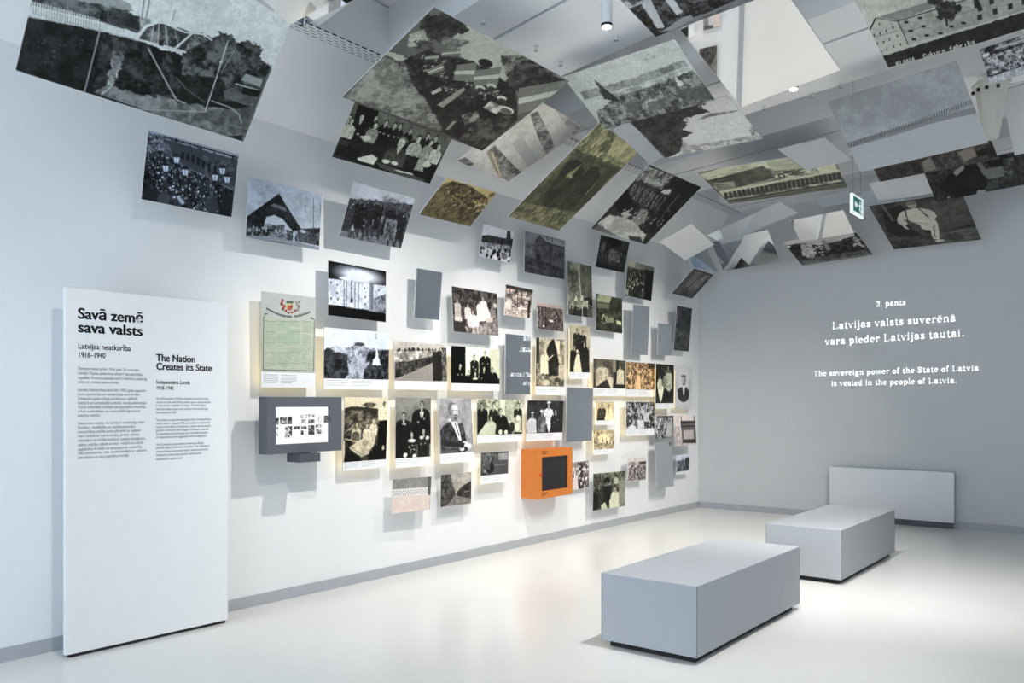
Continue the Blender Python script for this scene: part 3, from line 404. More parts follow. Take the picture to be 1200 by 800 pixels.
photo_panel('m_perf',(0.153,5.696,0.745),(0.02545,0.9994,-0.02203),(0.04563,0.02085,0.9987),0.486,0.311,67,(1, 0, 0),(1.02, 1, 0.99),0,'small mirror panel with its dotted pink reflection painted on, below the couple with two children','display panel',None,[["g",140,216],["n",128,150,3,[-33,-9,1037,-6,1028,330,-20,312]],["p",214,[-20,312,1028,330,988,1026,8,981]],["p",226,[-20,300,1004,318,1013,536,-12,500]],["p",90,[896,-16,1037,-6,1011,1029,964,1023]],["e",64,25,366,19,15,0],["e",64,86,367,19,15,0],["e",64,147,368,19,15,0],["e",64,209,369,19,15,0],["e",64,271,370,19,15,0],["e",64,333,371,19,15,0],["e",64,396,372,19,15,0],["e",64,459,373,19,15,0],["e",64,522,374,19,15,0],["e",64,586,375,19,15,0],["e",64,650,376,19,15,0],["e",64,715,377,19,15,0],["e",64,780,378,19,15,0],["e",64,845,379,19,15,0],["e",64,911,380,19,15,0],["e",64,57,418,19,15,0],["e",64,118,419,19,15,0],["e",64,179,420,19,15,0],["e",64,241,422,19,15,0],["e",64,303,423,19,15,0],["e",64,366,424,19,15,0],["e",64,429,425,19,15,0],["e",64,492,426,19,15,0],["e",64,556,428,19,15,0],["e",64,620,429,19,15,0],["e",64,684,430,19,15,0],["e",64,749,431,19,15,0],["e",64,814,433,19,15,0],["e",64,880,434,19,15,0],["e",64,946,435,19,15,0],["e",64,29,465,19,15,0],["e",64,90,466,19,15,0],["e",64,151,468,19,15,0],["e",64,213,469,19,15,0],["e",64,275,470,19,15,0],["e",64,337,471,19,15,0],["e",64,400,473,19,15,0],["e",64,463,474,19,15,0],["e",64,526,476,19,15,0],["e",64,590,477,19,15,0],["e",64,655,478,19,15,0],["e",64,719,480,19,15,0],["e",64,784,481,19,15,0],["e",64,850,482,19,15,0],["e",64,916,484,19,15,0],["p",[222,204,198],[-10,535,991,560,988,1026,8,981]],["n",[214,198,192],[228,216,210],3,[-10,535,991,560,988,1026,8,981]]],False)  # mirror panel: reflected perforations and pink tone painted into the colour
mirror_panel((0.160,5.907,2.606),(0.00145,1,0.00102),(0.08677,-0.00114,0.9962),0.341,0.453,(1, 0, 0),'dark grey upright mirror panel right of the floodlit palace picture')
photo_panel('garden',(0.135,6.627,2.506),(-0.00913,1,-0.00054),(-0.05435,4e-05,0.9985),0.707,0.442,87,(1, 0, 0),(1.04, 0.99, 0.97),0,'brown photograph of a group in white dresses seated under dark trees','photograph',G_WALL,[["g",60,110],["n",34,110,7,[-6,-4,1018,-1,994,568,-12,621]],["n",60,150,7,[-14,659,1013,606,996,991,-9,998]],["p",120,[571,779,1014,565,996,991,523,1019]],["n",90,170,8,[457,792,1009,687,996,991,373,1015]],["p",60,[-15,697,274,698,299,1003,9,996]],["h",673,174,45,226,671,138,205,70],["p",216,[549,390,764,339,870,644,535,724]],["h",592,265,35,220,621,108,200,60],["h",323,383,37,206,694,108,210,60],["h",107,300,37,180,645,108,190,60],["h",105,586,39,206,758,120,214,120],["h",430,523,43,226,836,150,214,120],["p",222,[294,657,578,621,550,840,341,883]],["l",206,27,[416,875,448,1007]],["l",206,27,[511,845,525,980]],["h",883,342,33,130,584,102,190,60],["e",190,945,293,75,58,20],["s",120,200,26,20,[252,778,968,692,956,975,243,1009]],["p",190,[713,624,894,561,868,684,729,721]]],False)
photo_panel('shed',(0.154,7.314,2.668),(-0.01192,0.9999,-0.00844),(0.07211,0.00928,0.9973),0.483,0.314,60,(1, 0, 0),(1.06, 0.99, 0.95),0,'small brown photograph of people at a timber rack, framed by a dark top edge','photograph',G_WALL,[["g",150,215],["n",70,225,6,[-24,82,1018,73,962,675,21,756]],["p",62,[-14,-5,1014,15,1021,117,-10,108]],["l",60,32,[161,112,188,789]],["l",60,32,[347,113,372,762]],["l",60,32,[441,114,465,748]],["l",60,32,[599,116,622,725]],["l",90,26,[420,263,931,236]],["l",90,26,[429,406,941,382]],["l",90,26,[439,549,951,529]],["l",90,26,[449,692,962,675]],["h",149,394,43,210,791,144,190,60],["s",190,235,26,40,[47,695,958,617,982,969,36,982]],["p",232,[480,688,798,670,819,961,468,980]],["h",51,524,40,214,806,124,215,70],["n",120,235,8,[23,785,964,705,950,973,6,986]],["p",50,[844,398,943,412,919,1007,853,986]]],False)
photo_panel('browncrowd',(0.110,7.965,2.558),(-0.01229,0.9999,-0.0027),(-0.04774,0.00211,0.9989),0.511,0.291,60,(1, 0, 0),(1.08, 0.97, 0.95),0,'small purple-brown photograph of a crowd with one white flag-like patch','photograph',G_WALL,[["g",186,96],["n",60,130,8,[-17,129,1015,130,1016,984,-18,1011]],["s",120,180,40,37,[14,157,1014,165,997,577,-4,650]],["s",45,70,40,43,[10,256,1011,234,984,919,-16,979]],["p",236,[420,590,587,600,617,697,450,686]],["e",240,212,883,75,43,0],["l",170,30,[109,174,115,896]],["n",170,200,3,[-11,-35,1019,27,1016,96,-16,96]],["e",190,610,-21,92,80,33]],False)
photo_panel('flagpole',(0.130,8.542,2.926),(-0.00442,1,0.00541),(-0.02762,-0.00553,0.9996),0.528,0.626,104,(1, 0, 0),(1.0, 1.01, 0.9),0,'tall greenish photograph of a slender white pole rising above figures in white','photograph',G_WALL,[["g",128,170],["n",90,175,3,[20,-10,1000,17,1028,793,6,864]],["n",90,130,3,[536,0,1000,17,1001,629,502,587]],["l",215,24,[447,25,585,986]],["n",40,80,7,[641,624,1002,613,1017,992,621,984]],["p",56,[7,833,281,813,557,858,701,816,1030,760,1017,992,-3,1024]],["p",226,[180,772,327,617,423,755,572,597,669,753,815,709,775,778,213,802]],["n",110,235,8,[149,727,817,676,809,808,143,839]],["s",180,230,16,18,[42,814,994,746,990,829,38,894]],["s",30,55,14,26,[38,894,990,829,981,978,31,1021]],["l",210,23,[559,826,567,1004]],["p",96,[4,896,140,887,133,1015,-2,1008]],["n",90,120,5,[771,844,1026,826,1017,992,763,992]]],False)
photo_panel('farm',(0.125,9.214,2.697),(-0.00959,0.9999,-0.00668),(-0.00823,0.0066,0.9999),0.633,0.444,70,(1, 0, 0),(0.98, 1.02, 0.84),0,'dark green photograph of cattle and people below a pale barn roof','photograph',G_WALL,[["g",64,60],["n",40,80,5,[-13,9,1034,-5,995,1009,14,990]],["p",176,[50,70,113,-11,596,11,497,195,33,213]],["p",120,[33,237,497,219,496,363,48,399]],["l",50,24,[97,-8,103,109]],["n",40,100,8,[17,403,998,370,997,542,16,615]],["p",84,[15,803,236,825,428,947,395,1022,14,990]],["n",40,86,5,[15,685,997,640,995,1009,14,990]],["s",170,215,9,31,[205,568,561,547,527,647,205,662]],["l",190,22,[204,757,332,790]],["p",206,[759,644,962,669,962,767,792,762]],["h",397,591,24,150,759,82,190,60],["h",528,575,24,150,744,82,190,60],["h",627,563,24,150,732,82,190,60]],False)
photo_panel('tents',(0.191,6.895,3.224),(0.00311,1,0.00014),(0.1916,-0.00073,0.9815),0.495,0.318,62,(1, 0, 0),(1, 1, 1.03),0,'small black and white photograph of a crowd under a dark tower and pale sky','photograph',G_WALL,[["g",226,214],["p",66,[-11,359,181,286,683,277,1024,225,990,570,-38,634]],["n",40,84,7,[-11,359,683,277,1024,225,990,570,-38,634]],["p",66,[775,311,771,6,868,-18,947,299]],["n",100,200,7,[-24,550,944,468,970,631,-23,738]],["s",30,60,50,49,[-27,712,994,597,1025,986,-15,979]],["s",200,236,24,44,[-35,660,990,570,1021,958,-15,979]],["e",120,798,835,170,109,27],["p",226,[409,890,510,813,620,984,511,1006]]],False)
photo_panel('house',(0.151,7.804,3.229),(0.01219,0.9999,0.00571),(0.03,-0.00607,0.9995),0.756,0.445,79,(1, 0, 0),(0.98, 0.98, 1.02),0,'grey photograph of a tall gabled house with two chimneys','photograph',G_WALL,[["g",146,100],["n",138,152,3,[-5,19,991,-17,996,180,1,306]],["p",92,[262,202,363,51,972,120,986,754,273,726]],["n",80,112,7,[242,207,363,72,972,141,986,776,253,772]],["p",166,[384,46,683,58,971,98,973,163,513,185]],["l",52,28,[242,207,352,43,513,163,974,207]],["p",140,[19,240,243,249,247,479,24,467]],["p",110,[61,313,244,291,252,688,67,644]],["n",90,140,7,[20,281,243,270,251,667,27,652]],["p",50,[289,512,372,493,376,662,293,680]],["p",52,[601,271,644,261,645,326,602,335]],["l",56,34,[531,9,543,92]],["l",56,34,[660,20,673,104]],["n",50,95,8,[6,595,524,674,986,754,991,1018,14,1007]],["l",54,19,[625,373,644,800]],["l",120,15,[31,818,528,887]],["p",62,[734,392,768,384,770,471,735,478]],["p",62,[843,368,879,360,880,447,845,455]],["p",62,[932,348,968,340,970,428,934,435]]],False)
photo_panel('dark',(0.207,9.159,3.425),(0.01815,0.9998,0.00672),(0.2149,-0.01046,0.9766),0.660,0.384,62,(1, 0, 0),(1, 1, 1),0,'very dark photograph of figures among trees, just below the overhead interior scene','photograph',G_WALL,[["g",62,50],["n",34,84,5,[-2,27,1004,-28,996,1015,8,989]],["e",110,143,340,130,135,54],["e",96,786,-31,199,65,27],["e",34,450,105,398,162,81],["n",60,140,8,[354,373,738,341,783,721,368,752]],["s",90,150,18,27,[264,366,826,321,852,762,283,770]],["e",150,537,551,60,43,0],["e",150,743,673,60,32,0],["p",44,[6,828,934,858,996,1015,8,989]]],False)
photo_panel('darkgreen',(0.165,9.914,3.182),(-0.01229,0.9999,-0.00688),(0.09131,0.00797,0.9958),0.705,0.447,68,(1, 0, 0),(1, 1.01, 0.9),0,'dark green photograph of a crowd with a pale patch at its top left','photograph',G_WALL,[["g",110,60],["p",180,[-3,-20,283,-9,270,166,17,170]],["n",120,150,4,[286,15,646,13,567,204,270,166]],["n",24,70,7,[-8,224,997,117,996,1014,12,1000]],["s",120,190,50,25,[22,218,896,138,847,605,48,750]],["s",150,210,10,30,[242,493,701,505,696,759,239,764]],["l",120,30,[606,699,623,998]],["p",24,[659,135,997,117,993,989,721,982]],["n",120,180,6,[-8,808,117,811,105,985,10,976]],["l",96,40,[638,240,682,938]]],False)
photo_panel('tilted',(0.333,11.129,3.265),(-0.02695,0.9996,-0.01029),(0.72,0.02655,0.6934),0.669,0.456,65,(1, 0.3, 0),(1.02, 0.99, 0.98),0,'small dark brown photograph tilted steeply forward near the far corner','photograph',G_WALL,[["g",76,70],["n",50,110,6,[-22,29,1068,-10,942,991,7,982]],["p",120,[204,623,261,57,522,59,428,676]],["n",90,150,7,[459,704,620,68,921,98,821,800]],["l",140,24,[157,773,195,74]],["s",120,160,14,26,[160,426,782,133,944,592,513,833]],["p",96,[43,939,79,583,271,607,332,980]]],False)
photo_panel('darktall',(0.146,11.192,2.642),(-0.00107,1,-0.00211),(0.08211,0.00219,0.9966),0.480,0.624,87,(1, 0.1, 0),(0.99, 1, 1.02),0,'tall nearly black photograph hanging nearest the far corner of the wall','photograph',G_WALL,[["g",72,60],["n",52,80,4,[-13,2,994,-9,984,468,34,481]],["p",92,[378,33,717,37,724,68,387,71]],["n",60,86,5,[34,481,988,488,987,1005,-18,1004]],["s",100,150,34,16,[38,500,936,510,966,648,17,655]],["s",84,120,24,16,[17,655,970,667,957,867,8,868]],["n",80,110,5,[-35,157,127,147,176,376,14,385]],["l",88,14,[31,848,985,866]],["l",88,14,[20,925,991,945]],["p",50,[133,688,296,680,329,835,166,842]]],False)
mirror_panel((0.141,9.971,2.543),(0.01188,0.9999,0.01074),(0.05732,-0.0114,0.9983),0.428,0.646,(1, 0.1, 0),'tall pale mirror panel above the photograph of figures by a dark doorway')
mirror_panel((0.126,10.672,2.460),(0.00853,0.9999,0.01126),(0.01882,-0.01142,0.9998),0.389,0.434,(1, 0.2, 0),'short pale upright mirror panel left of the nearly black tall photograph')
photo_panel('lamps',(0.269,3.408,3.177),(-0.01273,0.9999,-0.00089),(0.1895,0.00329,0.9819),0.694,0.452,131,(1, 0, 0),(0.93, 0.98, 1.07),0,'photograph of a huge street crowd with lit lanterns in front of a long facade','photograph',G_OVER,[["g",126,60],["p",170,[1,-5,995,2,992,84,6,66]],["n",80,130,5,[-3,58,1003,94,982,563,263,437]],["s",50,72,18,18,[90,22,989,44,993,97,93,70]],["n",66,190,8,[-13,37,179,26,179,277,-11,319]],["p",84,[181,62,1003,94,1011,540,640,442,330,351]],["n",70,112,9,[521,156,1006,120,1012,554,643,481]],["p",44,[284,227,311,230,314,321,285,318]],["p",44,[363,186,391,189,394,287,365,285]],["p",44,[419,185,447,188,451,292,421,289]],["p",44,[475,185,504,188,508,297,478,294]],["p",44,[534,203,563,206,567,320,537,317]],["p",44,[594,234,623,237,628,357,598,354]],["p",44,[663,250,693,253,698,379,668,376]],["p",44,[734,266,764,269,770,401,738,398]],["l",150,12,[329,338,485,428,743,502,971,566]],["l",46,21,[161,32,999,48]],["n",26,82,9,[-26,349,158,234,399,405,742,489,984,590,998,997,2,998]],["s",120,215,220,10,[-11,319,176,228,398,392,741,476,982,563,985,972,123,976]],["s",215,250,26,13,[89,496,855,642,905,994,211,963]],["e",52,130,948,156,116,26],["e",84,227,933,99,103,26],["e",76,754,873,113,129,39],["p",190,[350,858,385,835,448,921,423,967]],["n",40,50,4,[876,649,981,672,988,999,845,1010]],["w"],["l",24,21,[863,978,789,461,750,340]],["p",96,[270,283,360,261,353,361,295,376]],["p",228,[283,291,348,276,343,359,303,368]],["l",110,10,[315,279,322,366]],["p",50,[266,284,363,258,320,227,302,233]],["p",96,[165,445,253,425,246,524,189,538]],["p",228,[178,453,241,439,237,522,198,530]],["l",110,10,[209,443,216,529]],["p",50,[161,446,256,422,214,390,197,396]],["p",96,[373,432,465,412,458,513,399,527]],["p",228,[386,441,453,427,448,511,407,519]],["l",110,10,[419,430,426,518]],["p",50,[369,434,468,408,424,377,406,383]],["p",96,[705,401,803,380,795,484,733,499]],["p",228,[720,410,790,395,785,482,742,490]],["l",110,10,[754,399,762,489]],["p",50,[701,403,807,376,760,344,740,350]],["p",96,[779,277,878,255,871,359,807,375]],["p",228,[794,286,865,270,860,357,817,366]],["l",110,10,[829,274,837,365]],["p",50,[775,278,882,251,835,218,815,225]],["p",96,[844,390,944,368,937,473,873,488]],["p",228,[859,398,931,383,926,471,882,480]],["l",110,10,[895,387,902,479]],["p",50,[840,391,948,364,900,331,880,338]]],False)
photo_panel('arch',(0.206,4.246,3.058),(-0.00594,1,0.00051),(0.08128,-3e-05,0.9967),0.694,0.448,115,(1, 0, 0),(0.93, 0.98, 1.05),0,'photograph of a pointed timber gateway with an arch over a crowd','photograph',G_OVER,[["g",186,196],["n",176,206,2,[-5,2,997,0,1007,521,9,676]],["p",46,[-3,665,400,156,742,709,599,744,463,571,358,540,247,599,220,779,213,868,38,882]],["n",30,62,7,[30,671,400,163,730,712,611,741,463,571,358,540,236,602,212,840,47,851]],["p",120,[296,397,339,347,490,372,516,439,410,416]],["n",70,160,8,[229,719,502,679,506,767,233,805]],["n",40,84,6,[-1,721,88,770,106,980,-1,991]],["n",30,150,9,[14,831,634,736,1002,707,1012,921,642,914,19,972]],["s",190,230,34,12,[35,798,939,691,943,783,37,854]],["n",60,92,5,[-2,977,465,910,1000,954,1003,1015,0,1019]],["p",150,[-2,970,349,908,702,930,1000,954,1003,1015,467,983,-1,1005]],["p",60,[765,673,1011,612,1006,798,794,787]],["n",40,110,7,[693,691,1010,597,1012,921,701,900]],["e",200,754,721,71,26,15],["l",226,35,[631,796,636,915]],["e",226,630,773,21,18,0],["l",80,12,[771,249,776,368]],["l",80,12,[882,96,909,729]],["l",80,12,[993,186,999,338]]],False)
photo_panel('march',(0.284,5.156,3.191),(0.00283,1,-0.00409),(0.3833,0.00269,0.9236),0.709,0.459,107,(1, 0, 0),(0.96, 0.98, 1.04),0,'photograph of a column of men in dark uniforms walking, under a pale sky','photograph',G_OVER,[["g",188,120],["n",176,198,2,[-19,6,1010,-12,999,126,23,258]],["p",140,[489,115,564,75,790,121,943,143,955,308,533,362]],["n",90,180,7,[511,270,564,75,825,144,999,126,991,332,540,393]],["n",50,110,7,[5,294,1028,118,1002,981,13,989]],["p",120,[31,952,256,830,693,918,994,948,977,1004,17,1004]],["n",96,140,5,[-13,868,978,883,981,1020,4,1007]],["h",79,335,35,60,816,96,110,40],["l",70,35,[154,792,169,982]],["l",66,35,[204,779,258,960]],["h",175,290,35,44,774,96,110,40],["l",54,35,[251,750,267,941]],["l",50,35,[302,737,357,919]],["h",288,256,35,58,744,96,110,40],["l",68,35,[366,720,383,912]],["l",64,35,[418,706,474,889]],["h",393,241,35,48,732,96,110,40],["l",58,35,[474,707,491,902]],["l",54,35,[526,693,583,878]],["h",491,244,35,40,739,96,110,40],["l",50,35,[573,714,591,910]],["l",46,35,[627,700,685,887]],["h",666,324,35,36,827,96,110,40],["l",46,35,[752,802,770,1001]],["l",42,35,[807,789,867,978]],["h",781,324,35,46,832,96,110,40],["l",56,35,[870,807,889,1007]],["l",52,35,[926,793,987,984]],["h",899,324,35,44,837,96,110,40],["l",54,35,[990,811,1010,1014]],["l",50,35,[1047,797,1110,990]],["h",56,405,35,66,887,96,110,40],["l",76,35,[130,863,145,1053]],["l",72,35,[180,850,233,1031]],["h",248,316,35,40,803,96,110,40],["l",50,35,[325,779,341,972]],["l",46,35,[377,766,432,949]],["e",70,679,320,126,63,16],["e",36,687,351,84,32,0],["n",60,140,9,[619,486,820,481,865,910,658,893]],["p",170,[142,860,153,728,205,843]],["s",130,170,20,14,[106,454,923,419,914,744,103,741]]],False)
photo_panel('bush',(0.500,5.957,3.424),(0.00939,0.9999,0.00632),(0.7799,-0.01128,0.6258),0.691,0.436,88,(1, 0.1, 0),(0.96, 0.88, 0.66),0,'olive brown photograph of a leafy bush in a field, tilted forward','photograph',G_OVER,[["g",206,120],["p",110,[-47,264,60,106,361,28,656,99,953,277,1022,426,1042,904,-5,998]],["n",60,130,7,[-37,283,119,36,440,20,921,190,1047,594,987,1000,-5,998]],["n",96,130,5,[25,964,2,360,325,421,802,986]],["s",150,210,70,17,[64,173,478,28,968,271,1011,658,362,550]],["s",60,84,60,23,[-4,408,769,298,981,925,105,934]],["e",205,868,408,62,46,19],["s",200,226,12,21,[734,360,992,312,998,510,824,549]],["t",96,140,947,81,104,76]],False)
photo_panel('class',(0.650,5.024,3.752),(0.1595,0.9862,-0.04345),(0.651,-0.07203,0.7557),0.978,0.583,140,(0, 0, 0),(1, 1.01, 0.94),0,'photograph of pupils at desks in a classroom, tucked under the large procession picture','photograph',G_OVER,[["g",112,60],["n",100,126,3,[-8,32,1007,-39,987,471,-11,317]],["p",28,[35,194,229,195,263,434,62,532]],["n",16,44,5,[27,550,785,425,993,638,986,1063,13,957]],["h",12,405,48,40,665,100,206,30],["h",116,346,51,26,607,105,206,30],["h",233,295,36,26,557,75,206,30],["h",338,313,39,26,579,80,206,30],["h",424,316,41,26,585,85,206,30],["h",480,302,39,40,571,80,206,30],["h",585,317,36,26,590,75,206,30],["h",767,310,41,40,587,85,206,30],["h",858,308,41,40,587,85,206,30],["h",45,439,44,190,689,85,220,50],["h",254,400,48,150,654,94,220,50],["h",695,399,56,180,665,109,220,50],["h",821,394,48,150,663,94,220,50],["h",834,583,46,160,857,90,220,50],["h",922,417,48,200,688,94,220,50],["h",553,520,90,76,884,181,220,110],["e",225,484,852,56,32,0],["e",220,569,842,47,29,0],["p",222,[214,919,335,810,401,834,391,949,239,948]],["p",206,[157,616,231,554,269,602,227,661]],["p",86,[392,893,757,928,987,974,982,1050,466,970]],["p",226,[586,931,781,917,797,939,637,952]],["p",60,[-40,748,93,711,100,799,-12,799]],["p",210,[828,740,878,661,922,713,909,819]],["p",26,[860,783,934,750,1020,989,948,1034]],["e",150,815,522,56,73,24]],False)
photo_panel('procession',(1.625,4.711,3.858),(0.02723,0.9993,-0.02665),(0.9231,-0.01491,0.3842),1.452,0.945,230,(0, 0.1, -0.15),(1, 1.01, 0.95),0,'large tilted photograph of a procession with striped flags and drums','photograph',G_OVER,[["g",120,80],["n",165,190,2,[116,89,289,10,1012,11,781,344,365,256]],["p",184,[196,-1,281,-2,724,-4,629,138,485,206,329,246]],["p",150,[8,999,1,504,143,522,229,623,533,824,628,955]],["n",96,160,8,[8,999,1,504,143,522,229,623,399,734,670,961,633,964]],["n",120,165,6,[8,999,5,578,164,625,413,858]],["p",180,[-3,470,86,451,116,465,94,503,1,504]],["l",52,8,[1,514,132,531]],["t",38,80,112,92,155,156],["t",40,70,180,51,103,57],["n",150,200,6,[13,270,50,183,134,258,64,375]],["t",70,110,131,308,103,57],["n",90,150,7,[165,212,262,99,308,107,259,227]],["n",40,150,9,[503,99,602,-5,1012,11,847,246,671,232]],["n",44,96,8,[630,33,1012,11,805,302,676,294]],["n",26,76,8,[105,474,150,321,346,272,528,223,796,309,975,549,1000,991,665,964,457,779,233,630]],["n",24,56,6,[490,685,917,471,1000,991,642,969]],["s",110,190,60,11,[128,358,368,304,686,308,735,471,453,626,257,498]],["s",24,40,50,14,[199,495,394,437,746,486,865,755,539,762]],["l",34,9,[123,479,199,515]],["l",34,9,[146,499,228,536]],["l",34,9,[169,520,258,557]],["l",34,9,[192,541,288,578]],["l",34,9,[216,562,318,600]],["l",34,9,[240,584,349,622]],["l",34,9,[264,606,380,644]],["l",34,9,[289,628,412,667]],["l",34,9,[314,650,444,690]],["l",34,9,[339,673,477,714]],["l",34,9,[364,696,511,738]],["l",34,9,[390,719,545,762]],["l",34,9,[417,743,579,787]],["l",34,9,[443,767,614,812]],["l",34,9,[470,792,650,837]],["l",34,9,[498,816,686,863]],["w"],["e",40,476,203,69,36,7],["p",60,[299,271,417,233,450,246,327,288]],["p",128,[353,327,433,230,525,394,416,462]],["p",196,[377,380,469,294,489,330,391,410]],["p",128,[465,305,571,166,656,332,540,425]],["p",196,[495,353,604,231,623,267,511,379]],["p",128,[173,378,228,312,244,348,189,404]],["p",196,[179,388,234,326,238,334,183,394]],["p",128,[244,478,283,365,324,412,281,509]],["p",196,[259,490,300,383,309,394,267,497]],["p",128,[779,267,989,-16,1082,224,945,498]],["p",196,[843,357,1025,78,1046,131,880,408]],["p",128,[223,277,292,189,314,249,243,319]],["p",196,[231,294,301,213,306,226,235,303]],["e",196,587,420,52,26,0],["e",60,604,434,43,17,0],["e",196,632,362,52,26,0],["e",60,649,377,43,17,0],["e",196,755,422,52,26,0],["e",60,772,437,43,17,0],["e",206,852,509,90,38,0],["e",96,858,517,69,27,0],["p",150,[472,734,491,541,504,476,527,501,515,734]],["n",110,200,8,[714,488,817,489,830,586,716,579]],["p",140,[658,932,642,824,664,808,676,919]],["p",180,[374,645,392,566,418,589,396,660]],["n",60,150,8,[644,728,711,630,773,701,729,807]],["n",40,96,7,[764,708,945,498,1005,988,788,1000]]],False)
photo_panel('m_trees',(0.978,6.277,3.957),(-0.04338,0.9987,-0.02607),(0.9223,0.05006,0.3831),0.809,0.959,196,(0, -0.1, 0),(1.02, 1, 0.96),0,'bright overhead mirror panel with brown reflection streaks painted on, tucked under the procession picture','photograph',G_OVER,[["g",226,232],["n",214,240,3,[-30,0,1030,-6,955,1004,23,992]],["p",[176,164,150],[222,759,209,675,853,846,1065,844,1045,969,826,988,558,899]],["n",96,190,8,[234,724,212,644,834,789,1054,815,1000,987,773,975]],["p",[150,134,116],[131,167,164,98,529,215,945,364,973,477,570,343]],["n",110,200,8,[140,163,164,98,630,243,956,360,984,473,541,326]],["n",170,220,7,[372,2,523,-11,936,35,974,138,692,84]],["p",205,[382,542,390,421,1044,607,1040,739]],["p",[226,214,180],[309,753,301,726,832,969,784,971]],["l",[190,160,110],9,[1002,560,973,477]],["n",120,200,7,[23,992,57,917,275,951,256,1005]]],False)  # mirror panel; the streaky bright reflection is painted as vertex colour
photo_panel('field',(1.084,7.033,3.746),(-0.2228,0.9718,0.07797),(0.7731,0.1273,0.6214),1.277,1.170,230,(0, 0, 0.3),(1.02, 1.01, 0.8),0,'long yellow-green photograph of two dark figures before a plank fence','photograph',G_OVER,[["g",140,96],["p",166,[24,-6,965,7,984,247,-30,253]],["n",110,190,5,[24,-6,965,7,984,247,-30,253]],["l",90,9,[42,29,14,222]],["l",70,9,[114,28,88,224]],["l",90,9,[187,28,162,227]],["l",70,9,[262,27,239,229]],["l",90,9,[339,26,317,231]],["l",70,9,[418,26,398,233]],["l",90,9,[498,25,480,236]],["p",196,[387,2,965,7,1025,133,561,159]],["n",160,205,6,[387,2,965,7,1055,167,536,167]],["p",104,[-9,264,1176,199,1016,985,-20,1009]],["n",70,110,5,[-9,264,1176,199,1016,985,-20,1009]],["n",96,140,4,[-9,264,58,227,49,596,42,863]],["n",100,150,4,[1131,210,1176,199,1071,763,708,469]],["l",60,7,[-10,310,1132,241]],["p",56,[99,398,123,336,264,317,446,384,509,717,355,829,198,685]],["p",58,[484,433,484,335,626,298,775,361,865,760,642,845,561,757]],["p",76,[803,416,802,314,943,320,1008,623,893,733]],["n",50,80,4,[143,508,707,368,850,752,367,827]],["e",84,80,275,64,18,0],["e",86,373,269,64,18,0],["e",80,706,258,55,17,0],["p",150,[237,475,286,386,311,323,335,393,346,506]],["e",180,309,485,55,15,0],["n",84,150,7,[-20,1009,31,846,923,770,1130,686,1016,985]],["s",160,206,40,6,[40,921,195,831,1011,775,985,934]],["n",110,150,6,[38,999,670,967,1016,951,1016,985,-8,1017]]],False)
photo_panel('interior',(1.065,8.476,3.762),(0.04629,0.9988,-0.01518),(0.7872,-0.02711,0.6161),1.121,0.919,165,(0, 0, 0),(1, 1.01, 0.97),0,'tilted dark photograph of women around a white-clothed table','photograph',G_OVER,[["g",44,70],["n",30,70,5,[-26,-1,1027,3,970,1001,28,997]],["p",150,[-18,34,173,29,209,148,16,137]],["n",70,190,7,[-17,21,463,5,463,222,19,240]],["p",70,[39,405,54,202,404,241,434,536]],["l",60,10,[6,271,58,438]],["l",170,10,[41,273,95,443]],["l",170,10,[76,275,133,448]],["l",60,10,[112,278,172,453]],["l",170,10,[147,280,210,458]],["l",170,10,[183,283,249,464]],["l",60,10,[219,285,288,469]],["l",170,10,[256,287,328,474]],["l",170,10,[293,290,367,479]],["l",60,10,[330,292,407,484]],["l",170,10,[367,295,448,490]],["l",170,10,[404,297,489,495]],["l",60,10,[442,300,530,501]],["l",170,10,[480,302,571,506]],["l",50,10,[333,293,368,474]],["l",150,10,[365,293,401,475]],["l",50,10,[397,293,435,477]],["l",150,10,[429,293,468,479]],["l",50,10,[461,294,502,481]],["l",150,10,[494,294,537,483]],["l",50,10,[526,294,571,485]],["l",150,10,[559,294,606,487]],["l",50,10,[592,295,640,489]],["l",150,10,[626,295,675,491]],["l",50,10,[659,295,711,492]],["l",150,10,[693,296,746,494]],["l",50,10,[727,296,782,496]],["l",150,10,[761,296,818,498]],["l",50,10,[795,296,854,500]],["l",150,10,[830,297,891,502]],["p",200,[498,210,666,153,698,240,495,266]],["p",30,[-17,570,9,375,275,503,217,688]],["p",40,[566,23,1027,3,1031,738,812,741]],["n",24,46,4,[588,42,1027,3,1029,815,836,794]],["l",120,14,[772,202,866,665]],["p",150,[470,724,434,536,575,549,664,725]],["h",535,618,41,140,774,110,170,60],["p",204,[23,914,67,762,319,713,552,758,871,875,918,999,407,1004]],["n",170,214,4,[45,908,67,762,330,724,575,780,870,905,385,981]],["l",120,8,[315,972,352,746]],["p",110,[28,997,45,908,315,972,480,999,300,1020]],["p",70,[604,949,831,916,931,996,688,1001]],["s",170,205,10,12,[716,651,862,431,943,642,887,779]],["s",140,200,16,14,[90,590,659,552,739,703,364,728]],["p",190,[217,688,267,617,380,666,329,738]]],False)
mirror_panel((1.629,7.308,4.076),(-0.2099,0.9774,-0.02498),(0.8738,0.199,0.4437),1.141,0.148,(0, 0, 0),'white overhead mirror corner behind the plank fence photograph')
